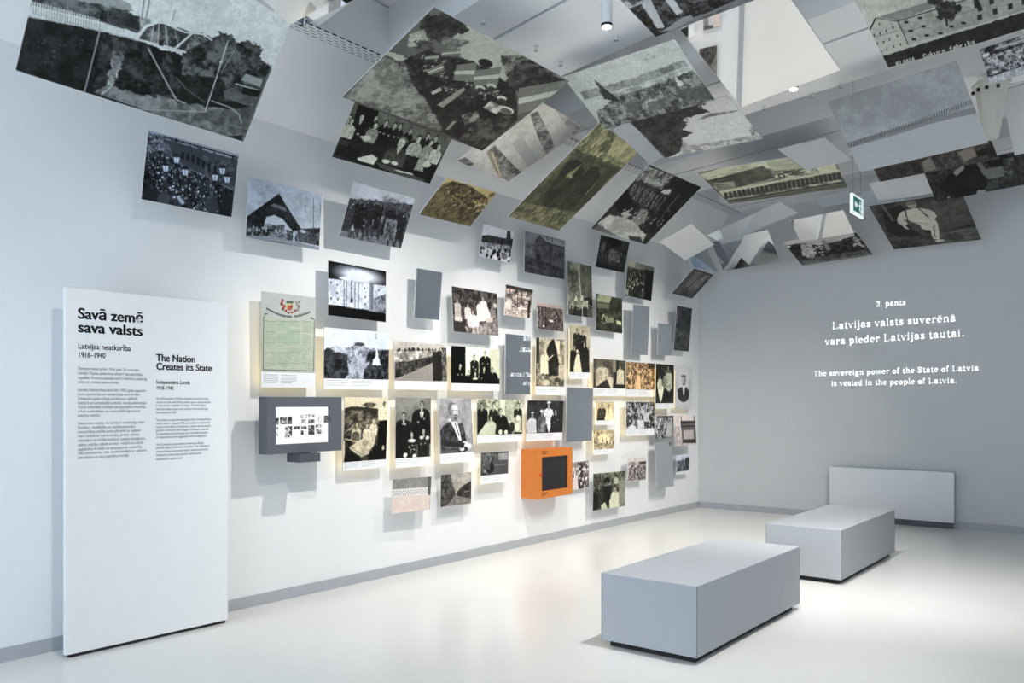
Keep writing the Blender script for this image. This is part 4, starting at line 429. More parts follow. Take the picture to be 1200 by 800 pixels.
photo_panel('panorama',(2.330,6.000,4.077),(0.9889,-0.1439,-0.0299),(-0.1108,-0.8634,0.4918),1.100,0.618,139,(0, 0.2, 0),(0.99, 1.01, 0.98),0,'overhead photograph of a town panorama with a church spire and wide river','photograph',G_OVER,[["g",206,190],["n",192,210,2,[24,-19,979,11,992,153,54,108]],["p",150,[45,307,516,339,964,299,972,401,511,456,30,443]],["n",120,170,6,[52,311,516,339,960,311,972,401,520,431,36,430]],["p",200,[59,475,506,468,972,401,975,473,515,549,269,531]],["n",150,205,4,[59,475,506,468,968,413,960,478,515,549,269,531]],["p",120,[282,539,595,536,987,480,1018,990,218,1023,-22,965,63,673]],["n",70,160,9,[282,539,595,536,987,480,1018,990,218,1023,-19,1001,52,700]],["n",80,110,6,[341,699,471,709,413,867,291,831]],["n",84,110,7,[774,700,1041,740,1018,990,772,879]],["n",150,196,6,[491,720,635,741,627,828,465,832]],["p",206,[826,525,844,493,857,602,858,661,814,664]],["p",60,[230,183,296,546,297,626,199,523]],["n",60,84,8,[233,215,297,563,192,519]],["p",200,[61,492,143,475,193,599,115,669,71,612]],["n",100,130,8,[500,757,706,751,672,915,466,895]],["l",130,10,[682,136,796,138]],["l",150,10,[211,110,222,162]],["l",120,8,[492,445,508,484]]],False)
photo_panel('river',(2.391,6.910,3.972),(0.9958,-0.08637,-0.02227),(-0.07466,-0.9437,0.3216),0.970,0.644,133,(0, 0, 0),(1, 1, 0.99),0,'overhead photograph of a dark leafy tree in front of white water','photograph',G_OVER,[["g",206,206],["p",62,[1,8,223,-14,434,-56,802,38,691,71,759,228,617,207,473,248,470,371,394,456,455,574,303,646,315,807,196,927,8,996]],["n",48,84,6,[-6,25,266,-10,561,16,407,421,289,682,180,919,0,992]],["s",60,84,60,20,[358,-19,880,45,620,129,470,371,291,148]],["p",140,[580,329,741,257,994,321,956,339,737,314]],["n",110,150,5,[580,329,741,257,994,321,737,314]],["n",130,210,8,[197,974,255,821,999,907,1004,994,167,1052]],["p",110,[947,714,999,701,999,907,951,903]],["n",120,200,8,[947,714,1012,709,997,990,934,957]],["l",150,9,[226,897,964,889]],["n",150,205,7,[304,690,343,732,260,1052,150,997]]],False)
photo_panel('cars',(3.476,4.510,3.953),(0.9905,-0.1364,-0.00571),(-0.1284,-0.9451,0.3005),0.760,0.554,177,(0, -0.3, -0.42),(1, 1, 1.01),0,'overhead photograph of old cars parked before white columns, cut by the top edge','photograph',G_OVER,[["g",120,130],["p",60,[76,316,307,416,517,462,-28,1047]],["n",24,110,9,[6,337,338,355,526,441,661,766,-28,1047,8,519]],["p",190,[126,455,218,465,130,917,68,889]],["p",196,[312,564,379,556,355,803,292,817]],["p",176,[-29,431,207,457,202,497,-40,483]],["n",20,72,8,[21,574,81,572,58,994,-35,1026]],["p",150,[64,966,323,870,432,889,411,934,185,988]],["p",110,[-28,1047,174,1012,672,946,883,959,874,981]],["n",90,130,5,[-10,1044,268,985,891,938,874,981]],["p",24,[402,837,483,778,625,797,791,835,775,908,529,930,394,921]],["n",16,90,9,[402,837,493,756,800,814,775,908,529,930,405,930]],["e",20,448,871,29,31,0],["e",20,614,875,29,31,0],["e",110,448,871,13,15,0],["n",190,60,6,[6,337,141,349,102,468,-10,475]]],False)
mirror_panel((3.454,5.672,3.991),(0.9404,-0.3393,-0.00823),(-0.2737,-0.7726,0.5726),0.852,0.748,(0, 0, 0.15),'large cream overhead mirror panel between the old cars and the factory postcard')
photo_panel('factory',(4.630,5.561,3.946),(0.9744,-0.2205,-0.03967),(-0.1612,-0.8129,0.5594),0.960,0.702,230,(0, -0.1, -0.42),(1.01, 1.01, 0.95),0,'overhead postcard photograph of a gabled factory with white handwriting on its dark foot','photograph',G_OVER,[["g",186,176],["n",176,196,2,[7,240,604,314,532,614,-59,582]],["p",38,[-26,865,149,861,868,828,1126,852,1020,968,-31,1046]],["n",34,54,5,[-15,870,868,828,1088,830,1020,968,-31,1046]],["p",176,[-18,583,69,467,182,563,183,819,-15,850]],["w"],["l",36,13,[-20,592,68,471]],["l",60,8,[69,467,182,563]],["p",140,[82,464,440,476,616,470,701,518,189,558]],["n",130,150,4,[82,464,440,476,676,521,189,558]],["p",158,[182,563,393,557,645,554,587,802,183,819]],["p",150,[663,430,1100,521,1049,809,584,818]],["n",140,165,6,[182,563,645,554,1088,591,1049,809,183,819]],["l",50,9,[182,563,628,562]],["l",60,8,[187,566,183,819]],["l",110,5,[-25,647,156,653]],["l",120,5,[196,692,616,676]],["l",44,9,[13,618,9,638]],["l",44,9,[53,619,49,639]],["l",44,9,[95,612,92,632]],["l",44,9,[144,600,140,619]],["l",44,9,[75,526,71,545]],["l",44,9,[8,713,4,733]],["l",44,9,[48,714,45,733]],["l",44,9,[91,706,87,725]],["l",44,9,[145,695,141,714]],["l",44,9,[-26,765,-29,785]],["l",44,9,[5,800,2,820]],["l",44,9,[47,796,44,816]],["l",44,9,[95,790,92,810]],["l",44,9,[141,789,138,809]],["p",46,[224,582,247,594,241,617,217,604]],["p",46,[310,581,333,594,328,616,304,604]],["p",46,[225,675,249,688,243,711,219,698]],["p",46,[308,671,331,684,325,706,302,694]],["p",46,[222,768,246,780,240,804,215,792]],["p",46,[304,767,328,779,322,802,298,790]],["p",46,[384,785,408,797,402,820,379,808]],["p",46,[461,751,483,763,478,785,455,773]],["p",46,[532,752,554,763,549,786,526,774]],["p",50,[627,735,654,732,645,788,618,788]],["p",50,[717,722,743,719,734,774,709,774]],["p",50,[803,717,828,714,820,768,795,769]],["p",50,[720,621,746,618,737,673,712,673]],["p",50,[878,707,903,705,895,758,870,759]],["p",50,[637,609,663,607,654,662,628,662]],["t",42,84,484,605,117,102],["t",46,90,453,483,78,63],["l",50,16,[459,663,448,748]],["p",50,[638,584,667,583,668,704,643,708]],["l",226,6,[60,968,56,1003,50,1013,43,1005]],["l",226,6,[81,967,67,969,61,1013,76,1011]],["l",226,6,[64,991,75,989]],["l",226,6,[87,968,82,1012,94,1010]],["l",226,6,[121,974,115,966,105,989,109,1009,118,1000,119,987,114,987]],["l",226,6,[123,1009,135,965,137,1007]],["l",226,6,[128,991,135,990]],["l",226,6,[148,965,150,1007,162,963]],["l",226,6,[163,1007,175,963,177,1005]],["l",226,6,[169,989,176,988]],["l",226,6,[187,1005,189,1001]],["l",226,6,[257,967,250,960,239,982,245,1002,255,993]],["l",226,6,[264,977,262,998,269,1002,277,992,278,975]],["l",226,6,[290,959,285,1002]],["l",226,6,[302,975,286,989,300,1000]],["l",226,6,[312,976,310,997,317,1000,324,991,326,974]],["l",226,6,[335,975,333,1000]],["l",226,6,[335,983,346,974]],["l",226,6,[373,973,363,974,358,987,360,999,371,994]],["l",226,6,[373,973,371,998]],["l",226,6,[421,955,415,959,410,1005]],["l",226,6,[407,973,419,971]],["l",226,6,[442,971,433,972,427,985,430,997,441,991]],["l",226,6,[442,971,440,996]],["l",226,6,[453,955,449,996,461,995,464,982,461,970,451,976]],["l",226,6,[474,971,472,996]],["l",226,6,[473,979,484,970]],["l",226,6,[503,970,501,994]],["l",226,6,[521,953,517,994]],["l",226,6,[533,968,518,982,531,993]],["l",226,6,[555,967,545,968,541,981,543,993,553,988]],["l",226,6,[555,967,553,992]]],False)
photo_panel('m_pale',(3.948,7.534,3.888),(0.9567,-0.2902,-0.01195),(-0.1897,-0.6555,0.7308),1.091,0.716,173,(0, 0, -0.15),(0.98, 1, 1.02),0,'large pale grey overhead mirror panel with a ribbed reflection painted on, below the factory postcard','display panel',None,[["g",150,166],["n",146,168,2,[19,-13,986,9,1015,993,-20,1011]],["p",172,[-99,642,331,631,735,607,1020,631,1015,993,-20,1011]],["p",128,[-93,595,133,569,420,555,687,541,860,546,1023,560,1020,631,845,614,670,611,399,637,112,644,-95,656]],["l",70,9,[-77,594,-85,647]],["l",70,9,[-55,592,-63,646]],["l",70,9,[-33,590,-41,644]],["l",70,9,[-11,589,-19,642]],["l",70,9,[11,587,3,640]],["l",70,9,[32,585,25,638]],["l",70,9,[54,583,46,636]],["l",70,9,[75,581,68,634]],["l",70,9,[97,579,89,631]],["l",70,9,[118,577,111,629]],["l",70,9,[139,575,132,627]],["l",70,9,[160,573,153,625]],["l",70,9,[181,571,174,623]],["l",70,9,[202,569,195,621]],["l",70,9,[222,567,215,618]],["l",70,9,[243,565,236,616]],["l",70,9,[263,563,257,614]],["l",70,9,[284,560,277,611]],["l",70,9,[304,558,298,609]],["l",70,9,[324,556,318,607]],["l",70,9,[344,554,338,604]],["l",70,9,[364,552,358,602]],["l",70,9,[384,549,378,600]],["l",70,9,[404,547,398,597]],["l",70,9,[424,545,418,595]],["l",70,9,[444,542,438,592]],["l",70,9,[463,540,457,590]],["l",70,9,[483,537,477,587]],["l",70,9,[502,535,496,584]],["l",70,9,[521,532,516,582]],["l",70,9,[540,530,535,579]],["l",70,9,[559,528,554,577]],["l",70,9,[578,525,573,574]],["l",70,9,[597,522,592,571]],["l",70,9,[616,520,611,569]],["l",70,9,[635,517,630,566]],["l",70,9,[654,515,648,563]],["l",70,9,[672,512,667,560]],["l",70,9,[691,509,686,558]],["l",70,9,[709,507,704,555]],["l",70,9,[727,504,722,552]],["l",70,9,[746,501,741,549]],["l",70,9,[764,499,759,546]],["l",70,9,[782,496,777,543]],["l",70,9,[800,493,795,540]],["l",70,9,[818,490,813,538]],["l",70,9,[835,487,831,535]],["l",70,9,[853,485,849,532]],["l",70,9,[871,482,866,529]],["l",70,9,[888,479,884,526]],["l",70,9,[906,476,901,523]],["l",70,9,[923,473,919,520]],["l",70,9,[940,470,936,517]],["l",70,9,[958,467,954,514]],["l",70,9,[975,464,971,511]],["l",70,9,[992,461,988,507]],["l",70,9,[1009,458,1005,504]],["l",70,9,[1026,455,1022,501]]],False)  # mirror panel, with the reflected ribbed strip painted on its face
mirror_panel((2.993,8.249,3.949),(0.9734,-0.2278,-0.01513),(-0.2189,-0.9501,0.2224),0.488,0.506,(0, 0.46, -0.42),'pale overhead mirror panel touching the long arcaded building picture')
photo_panel('rows',(4.866,6.822,3.968),(0.965,-0.2611,0.01301),(-0.1684,-0.5829,0.7946),0.495,0.262,86,(0, 0.1, 0),(1, 1, 1.02),0,'overhead photograph of dark and white furrow-like bands at the far right','photograph',G_OVER,[["g",120,150],["n",60,200,6,[7,-16,998,15,984,959,-40,1011]],["l",205,34,[12,108,1031,152]],["l",36,34,[10,204,1021,234]],["l",205,34,[9,301,1011,317]],["l",36,34,[7,398,1001,400]],["l",205,34,[6,495,991,483]],["l",36,34,[4,592,980,567]],["l",205,34,[3,690,970,651]],["l",36,34,[1,788,960,736]],["l",205,34,[-1,886,949,821]],["p",226,[16,160,109,151,107,246,13,255]],["t",30,50,382,601,98,136],["t",34,70,129,92,137,113],["n",150,215,8,[-24,822,957,757,984,959,-29,1018]],["n",50,210,8,[-14,285,967,263,957,757,-17,776]]],False)
flat_mirror_panel((4.692,8.873,4.120),(0.9649,-0.2616,0.01085),(-0.129,-0.4389,0.889),0.405,0.594,(0, 0, 0),'overhead mirror panel, its reflected pale grey painted flat, at the right edge beside the white projector','mirror_grey')  # mirror panel; matte grey replaces its reflection
photo_panel('rocks',(3.714,9.685,4.091),(0.9908,-0.1334,0.0099),(-0.1187,-0.8429,0.5244),1.165,0.311,64,(0, 0, 0),(1.03, 0.99, 0.96),0,'narrow brown overhead photograph peeping out under the grey mirror with a dotted reflection','photograph',G_OVER,[["g",92,84],["n",64,100,6,[3,10,1001,-5,1000,995,-4,1001]],["p",130,[415,482,499,334,509,922,403,971]],["p",140,[722,354,850,271,856,670,740,856]],["l",60,75,[525,364,568,905]],["p",46,[853,510,960,403,953,705,857,750]],["n",50,84,6,[16,368,394,376,390,956,-4,1001]],["p",60,[953,318,1046,278,1017,936,931,837]]],False)
photo_panel('sitters',(4.156,10.122,3.961),(0.9639,-0.2656,0.00484),(-0.1833,-0.6518,0.7356),1.206,0.390,80,(0, -0.2, 0),(0.97, 1, 1.0),0,'dark overhead photograph of people in black coats, above the man in white','photograph',G_OVER,[["g",66,60],["n",44,84,5,[4,45,998,-35,1002,1033,-5,957]],["p",36,[195,255,311,75,423,33,477,347,479,756,398,997,176,1002,69,579]],["n",28,44,3,[195,255,347,77,464,336,458,822,176,1002]],["p",150,[235,232,266,147,352,27,337,178,254,331]],["p",120,[450,55,489,88,502,313,639,321,624,627,504,640,467,447]],["p",34,[503,-59,703,8,683,357,539,290]],["p",150,[372,894,441,919,438,1028,352,1019]],["e",140,122,934,42,36,0],["n",120,60,6,[658,126,743,147,693,683,630,632]],["n",50,80,6,[711,276,1036,248,990,1024,683,942]]],False)
flat_mirror_panel((3.258,10.372,4.017),(0.9852,-0.1705,0.0023),(-0.144,-0.8248,0.5465),0.628,0.327,(0, 0, 0),'overhead mirror panel, its reflected grey painted flat, just left of the people in black coats','mirror_grey')  # another mirror panel with its grey reflection as board colour
mirror_panel((2.841,11.102,4.099),(0.9966,-0.04586,-0.06543),(-0.02768,-0.9664,0.2557),0.511,0.385,(0, 0, 0),'small overhead mirror panel just behind the green exit sign')
mirror_panel((2.323,11.013,4.141),(0.9916,-0.1277,-0.00877),(-0.1195,-0.9476,0.2957),0.467,0.272,(0, 0.1, 0),'small pale overhead mirror panel left of the green exit sign')
photo_panel('man',(3.379,10.987,3.709),(0.9993,-0.03007,0.00669),(-0.03054,-0.9384,0.3443),0.982,1.074,198,(0, 0, 0),(1.02, 1, 0.95),0,'overhead photograph of a reclining man in a white suit with braces','photograph',G_OVER,[["g",66,72],["n",52,84,4,[-2,-21,1004,19,996,972,-1,1018]],["p",84,[551,132,1004,19,996,649,518,717]],["n",70,96,3,[653,90,1001,34,993,575,624,591]],["p",40,[109,156,335,72,429,427,500,713,184,793,39,597]],["l",100,27,[150,21,167,358]],["n",70,110,5,[531,779,1006,689,996,972,527,998]],["n",50,90,5,[6,709,481,786,476,1006,-1,1018]],["e",150,448,103,46,67,0],["e",110,457,70,43,34,0],["p",196,[368,189,495,170,595,323,623,478,624,591,455,585,311,472,305,282]],["p",186,[368,189,293,224,228,318,207,426,255,534,311,472,290,372,363,279]],["p",190,[495,170,590,232,651,320,648,411,601,453,530,398,504,317]],["p",186,[222,373,265,498,300,584,270,587,211,446]],["p",200,[455,509,623,515,607,701,559,905,500,870,509,676,427,617]],["l",60,15,[360,187,311,472]],["l",60,15,[495,170,561,387]],["p",80,[326,381,428,540,454,819,408,768,319,589]],["e",206,554,924,51,22,0],["l",110,13,[571,577,527,837]],["l",130,13,[339,441,526,528]]],False)
mirror_panel((2.259,10.703,3.761),(0.9747,-0.2224,0.00917),(-0.1646,-0.6927,0.702),0.719,0.343,(0, -0.46, 0.42),'cream overhead mirror panel overlapping the top of the dark trees picture')
photo_panel('trees',(2.155,11.250,3.581),(0.9689,-0.2464,0.00744),(-0.2145,-0.8277,0.5182),1.008,0.503,71,(0, 0, -0.42),(1, 1, 0.98),0,'photograph of dark trees under a white sky, below the cream mirror','photograph',G_OVER,[["g",206,70],["n",24,84,8,[-36,129,237,157,436,328,739,306,977,88,1036,254,1002,994,-3,1006]],["p",196,[282,216,619,315,982,24,957,213,747,275,436,328]],["n",120,206,8,[206,177,358,254,250,783,100,639]],["s",150,206,50,28,[192,315,481,386,332,895,138,731]],["s",140,200,24,28,[930,232,1012,445,952,690,846,568]],["p",140,[499,183,558,143,543,560,483,602]],["n",60,110,5,[18,750,997,782,1002,994,-3,1006]],["l",150,22,[39,949,1000,958]],["e",225,22,195,71,39,0]],False)
mirror_panel((1.094,11.135,3.641),(0.9416,-0.336,0.0083),(-0.1815,-0.4876,0.8538),0.994,0.452,(0, 0, 0),'overhead mirror panel left of the dark trees picture, at the foot of the vault')
mirror_panel((1.467,10.376,3.832),(0.832,-0.5516,0.05561),(-0.5262,-0.7541,0.3926),1.585,0.273,(0, 0.3, 0),'long narrow blue-grey overhead mirror panel below the arcaded building picture')
flat_mirror_panel((0.807,10.011,3.620),(-0.2222,0.9747,-0.0253),(0.8802,0.2117,0.4247),1.286,0.430,(0, -0.4, -0.42),'diamond-shaped overhead mirror panel, its bright reflection painted flat white, right of the white-clothed table picture','board')  # mirror panel; its bright reflection is plain white board colour
mirror_panel((0.507,10.998,3.591),(0.09061,0.9959,0.00798),(-0.4454,0.03336,0.8947),0.657,0.392,(1, 0.2, 0.42),'mirror panel hung in the far corner just above the steeply tilted brown picture')
photo_panel('station',(2.272,9.125,4.007),(0.9818,0.186,0.03357),(0.1857,-0.9825,0.01192),1.320,1.497,230,(0, 0.1, -0.15),(1.01, 1.02, 0.9),0,'overhead photograph of a long arcaded building with green-grey lawn','photograph',G_OVER,[["g",150,110],["p",205,[-1,81,444,-106,529,-123,544,169,231,233,33,324]],["n",170,214,4,[40,177,525,-104,519,133,165,221]],["p",90,[-34,236,160,243,457,121,514,222,510,436,214,583,0,573]],["n",66,112,5,[-59,273,494,97,510,436,209,606,-39,607]],["p",186,[529,-123,686,-140,745,302,533,255]],["n",176,196,5,[525,-104,686,-140,737,274,533,255]],["w"],["p",206,[14,418,88,380,76,560,1008,469,999,705,11,808]],["n",80,200,9,[11,750,483,573,1009,516,995,804,362,888,11,867]],["l",58,26,[51,657,18,827]],["l",58,26,[91,653,59,823]],["l",58,26,[130,648,99,819]],["l",58,26,[170,644,140,816]],["l",58,26,[209,640,180,812]],["l",58,26,[248,635,220,808]],["l",58,26,[287,631,259,805]],["l",58,26,[326,627,299,801]],["l",58,26,[364,623,338,797]],["l",58,26,[402,618,377,794]],["l",58,26,[440,614,415,790]],["l",58,26,[478,610,454,787]],["l",58,26,[515,606,492,783]],["l",58,26,[552,602,530,780]],["l",58,26,[589,598,568,776]],["l",58,26,[626,594,605,773]],["l",58,26,[662,590,643,769]],["l",58,26,[699,586,680,766]],["l",58,26,[735,582,717,762]],["l",58,26,[771,578,754,759]],["l",58,26,[806,574,790,756]],["l",58,26,[842,570,826,752]],["l",58,26,[877,566,863,749]],["l",58,26,[912,562,899,746]],["l",58,26,[947,559,934,742]],["l",58,26,[982,555,970,739]],["n",60,215,9,[519,391,592,288,840,308,847,475,504,533]],["e",70,567,418,24,80,0],["e",190,567,418,12,40,0],["p",214,[845,357,985,297,985,503,853,526]],["p",116,[-3,920,1001,807,999,938,-11,1071]],["l",50,32,[3,924,998,832]],["l",70,20,[-4,1012,996,909]],["n",110,190,6,[27,346,198,364,164,555,13,580]],["l",200,16,[208,552,483,471]]],False)
photo_panel('rail',(1.051,2.749,3.746),(0.2228,0.9688,-0.1084),(0.7059,-0.08364,0.7034),1.323,1.021,230,(0, 0, -0.3),(0.98, 1, 0.99),0,'largest overhead photograph, a railway embankment with white fence and truss bridge','photograph',G_OVER,[["g",216,205],["n",204,218,2,[6,3,1002,0,1008,220,233,408]],["p",84,[-3,589,57,498,174,441,343,455,415,549,267,587,-1,625]],["n",50,130,8,[5,603,60,515,207,442,345,464,410,541,262,560]],["p",160,[72,404,199,398,334,410,370,450,279,471,106,508]],["n",50,84,9,[280,480,398,465,413,539,287,547]],["p",36,[2,682,273,615,424,591,501,610,611,585,688,523,993,478,999,1014,4,994]],["n",24,54,6,[2,682,84,667,273,615,340,610,275,998,4,994]],["n",22,84,10,[274,625,425,596,557,613,659,820,597,956,300,985]],["n",26,60,4,[2,682,176,637,221,991,4,994]],["t",54,110,656,517,87,89],["t",50,100,756,453,74,79],["t",50,98,871,461,87,84],["p",58,[611,585,657,462,746,415,802,418,904,432,993,478,993,668,841,778,640,726]],["n",30,112,10,[597,559,655,453,743,405,800,408,901,422,991,473,993,747,841,778,630,765]],["p",40,[601,723,806,643,841,778,728,845]],["n",28,60,8,[582,722,806,643,844,789,714,852]],["p",130,[307,982,348,917,438,917,546,899,811,853,1007,795,999,1014,343,987]],["n",84,140,6,[314,984,348,917,474,911,809,842,1017,766,999,1014]],["n",78,116,5,[744,909,992,741,1020,902,836,951]],["n",60,190,9,[324,702,376,685,383,790,382,856,368,930,337,990,341,899,345,809]],["n",120,180,7,[350,731,371,731,374,816,364,909,347,896]],["s",84,120,26,4,[36,763,250,674,258,907,61,928]],["w"],["p",206,[1,615,251,571,401,562,424,591,273,615,2,682]],["l",216,7,[4,594,9,644]],["l",120,4,[12,618,16,655]],["l",216,7,[13,593,18,643]],["l",120,4,[22,617,25,654]],["l",216,7,[23,592,28,642]],["l",120,4,[31,616,35,653]],["l",216,7,[32,590,37,641]],["l",120,4,[41,615,44,651]],["l",216,7,[41,589,47,639]],["l",120,4,[50,613,54,650]],["l",216,7,[51,588,56,638]],["l",120,4,[60,612,64,649]],["l",216,7,[60,586,66,637]],["l",120,4,[69,611,73,648]],["l",216,7,[70,585,76,636]],["l",120,4,[79,609,83,646]],["l",216,7,[80,584,85,634]],["l",120,4,[88,608,93,645]],["l",216,7,[89,582,95,633]],["l",120,4,[98,607,102,644]],["l",216,7,[99,581,105,632]],["l",120,4,[108,606,112,643]],["l",216,7,[108,580,114,631]],["l",120,4,[117,604,122,641]],["l",216,7,[118,578,124,629]],["l",120,4,[127,603,132,640]],["l",216,7,[128,577,134,628]],["l",120,4,[137,602,141,639]],["l",216,7,[138,576,144,627]],["l",120,4,[147,600,151,638]],["l",216,7,[147,574,154,625]],["l",120,4,[157,599,161,636]],["l",216,7,[157,573,164,624]],["l",120,4,[166,598,171,635]],["l",216,7,[167,572,174,623]],["l",120,4,[176,596,181,634]],["l",216,7,[177,570,184,622]],["l",120,4,[186,595,191,633]],["l",216,7,[187,569,193,620]],["l",120,4,[196,594,201,631]],["l",216,7,[197,567,204,619]],["l",120,4,[206,592,211,630]],["l",216,7,[207,566,214,618]],["l",120,4,[216,591,221,629]],["l",216,7,[217,565,224,616]],["l",120,4,[226,590,231,627]],["l",216,7,[227,563,234,615]],["l",120,4,[237,588,242,626]],["l",216,7,[237,562,244,614]],["l",120,4,[247,587,252,625]],["l",216,7,[247,561,254,612]],["l",120,4,[257,586,262,624]],["l",204,5,[264,569,268,602]],["l",204,5,[273,569,277,602]],["l",204,5,[282,569,286,602]],["l",204,5,[291,569,296,602]],["l",204,5,[300,569,305,602]],["l",204,5,[310,568,314,602]],["l",204,5,[319,568,323,602]],["l",204,5,[328,568,333,602]],["l",204,5,[337,568,342,602]],["l",204,5,[347,568,351,602]],["l",204,5,[356,568,361,602]],["l",204,5,[365,568,370,601]],["l",204,5,[375,567,380,601]],["l",204,5,[384,567,389,601]],["l",204,5,[394,567,399,601]],["l",204,5,[403,567,408,601]],["l",176,6,[4,676,273,615,408,600]],["l",160,7,[263,616,271,1000]],["l",96,5,[391,368,410,541]],["l",96,5,[409,338,421,494]],["l",120,4,[272,454,277,532]],["n",100,170,6,[395,467,435,456,453,508,408,532]],["p",70,[414,592,432,509,471,461,519,446,652,443,694,454,612,573]],["n",60,140,10,[420,588,438,505,520,451,685,453,606,565]],["l",212,16,[410,573,428,506,464,460,506,437,540,445]],["l",206,12,[407,595,512,577,611,568]],["l",208,10,[483,450,584,458,657,430,699,445]],["l",208,12,[568,563,610,455]],["l",190,5,[455,486,465,580]],["l",190,5,[473,466,494,581]],["l",180,5,[498,452,533,571]],["l",180,4,[535,453,581,556]],["p",40,[492,555,512,545,516,580,499,584]],["l",96,4,[517,359,520,419]],["p",150,[881,616,891,565,975,563,977,615]],["p",96,[825,715,850,685,987,695,987,756,840,755]],["n",84,112,8,[825,715,987,695,987,756,841,760]],["l",196,7,[865,648,980,638]],["p",30,[903,652,983,636,988,682,911,696]],["l",120,5,[987,458,998,964]],["l",176,8,[464,624,517,699,582,789,638,865,680,874]],["l",140,4,[607,731,666,782,764,827]],["l",200,6,[779,886,775,681,766,415]],["l",150,4,[787,617,808,437]],["e",190,770,552,10,8,0],["l",180,6,[790,803,882,806,931,832,958,881]],["l",160,6,[510,997,779,886]],["n",110,170,7,[552,873,636,872,653,893,562,902]],["e",130,503,978,10,20,0],["p",46,[902,1008,983,958,999,1014,931,1020]]],False)
mirror_panel((1.579,3.347,4.047),(0.9972,0.0207,0.07143),(0.01234,-0.9932,0.1155),0.609,0.445,(0, -0.46, 0),'brownish overhead mirror panel at the top edge beside the perforated ceiling strip')
mirror_panel((1.861,2.972,3.847),(0.9971,-0.00616,0.07597),(-0.02272,-0.9754,0.2192),0.430,0.449,(0, -0.1, 0),'blue-grey overhead mirror panel overlapping the railway embankment picture')
mirror_panel((1.878,3.233,3.990),(0.996,-0.04592,0.07663),(-0.06728,-0.9499,0.3052),0.386,0.288,(0, 0.1, 0),'small lavender overhead mirror panel between the blue-grey and brownish ones')

# ---------- text panel by the left wall ----------
IP = [(0.2585,3.126,1.166),(0.02606,0.9997,-0.0055),(-0.01294,0.00584,0.9999),1.1305,2.2916]
ip_u, ip_v = Vector(IP[1]), Vector(IP[2]); ip_u.z = 0; ip_u.normalize(); ip_v = Vector((0, 0, 1)); ip_n = ip_u.cross(ip_v)
info = empty('info_panel', (IP[0][0], IP[0][1], 0))
info.matrix_world = Matrix(((ip_u.x, 0, ip_n.x, IP[0][0]), (ip_u.y, 0, ip_n.y, IP[0][1]), (0, 1, 0, 0), (0, 0, 0, 1)))
tag(info, "tall white free-standing text panel with black headings in two languages", 'information panel')
iw, ih = IP[3], IP[0][2]+IP[4]/2
bm = bmesh.new(); add_box(bm, -iw/2, iw/2, .022, ih, -.03, 0); done(bm, 'slab', M['board'], info, .0015)
bm = bmesh.new(); add_box(bm, -iw/2+.03, iw/2-.015, 0, .022, -.10, -.012); done(bm, 'plinth', M['black'], info)
bm = bmesh.new()
for sx in (-1, 1): add_box(bm, sx*(iw/2-.2)-.02, sx*(iw/2-.2)+.02, .022, ih-.15, -.20, -.03)
done(bm, 'back_frame', M['board'], info)
def text(name, body, x, y, size, width, m, parent, bold=0.):
    c = bpy.data.curves.new(name, 'FONT'); c.body = body; c.size = size; c.extrude = .0004; c.offset = 0
    o = bpy.data.objects.new(name, c); COL.objects.link(o); bpy.context.view_layer.update()
    w = max(o.dimensions.x, 1e-4); dg = bpy.context.evaluated_depsgraph_get(); me = bpy.data.meshes.new_from_object(o.evaluated_get(dg))
    bpy.data.objects.remove(o)
    if bold:
        b2 = bmesh.new()
        for dx, dy in ((-1, 0), (1, 0), (0, .6), (0, -.6), (-.6, .4), (.6, -.4)):
            k = len(b2.verts); b2.from_mesh(me); b2.verts.ensure_lookup_table()
            for vv in b2.verts[k:]: vv.co.x += dx*bold; vv.co.y += dy*bold
        b2.to_mesh(me); b2.free()
    me.materials.clear(); t = link(name, me, m, parent); t.location = (x, y, .0008); t.scale = ((width/w) if width else 1, 1, 1)
    return t
text('heading_lettering','Savā zemē',-0.4902,2.1241,0.0953,0.4165,M['ink'],info,0.0035)
text('heading_lettering','sava valsts',-0.4902,2.0391,0.0953,0.4114,M['ink'],info,0.0035)
text('subheading_lettering','Latvijas neatkarība',-0.4902,1.9339,0.0507,0.3347,M['ink'],info,0.0008)
text('subheading_lettering','1918–1940',-0.4902,1.8798,0.0484,0.1641,M['ink'],info,0.0008)
text('heading_lettering','The Nation',0.0233,1.8754,0.0677,0.2819,M['ink'],info,0.0025)
text('heading_lettering','Creates its State',0.0232,1.8173,0.0676,0.4087,M['ink'],info,0.0025)
text('subheading_lettering','Independent Latvia',0.0231,1.7211,0.0379,0.2428,M['ink'],info,0.0006)
text('subheading_lettering','1918–1940',0.0230,1.6813,0.0363,0.1177,M['ink'],info,0.0006)
text('body_lettering','Īstenojot tautas gribu, 1918. gada 18. novembrī',-0.4902,1.8026,0.0253,0.3960,M['ink2'],info,0)
text('body_lettering','Latvijas Tautas padome proklamē demokrātisku',-0.4902,1.7732,0.0253,0.4195,M['ink2'],info,0)
text('body_lettering','republiku. Pirmoreiz pasaules kartē ir iezīmēta neatkarīga',-0.4902,1.7439,0.0253,0.4482,M['ink2'],info,0)
text('body_lettering','valsts un veidojas jauna pilsoņu',-0.4902,1.7176,0.0253,0.2611,M['ink2'],info,0)
text('body_lettering','Latvijas Neatkarības karā līdz 1920. gada augustam',-0.4903,1.6667,0.0253,0.4414,M['ink2'],info,0)
text('body_lettering','tauta aizstāvējas un nostiprināja savu brīvību.',-0.4903,1.6404,0.0253,0.4025,M['ink2'],info,0)
text('body_lettering','Divdesmit gados nācija panākumus izglītībā,',-0.4903,1.6126,0.0253,0.3824,M['ink2'],info,0)
text('body_lettering','kultūrā un saimniecībā attīstās. Latvija pievienojas',-0.4903,1.5848,0.0253,0.4430,M['ink2'],info,0)
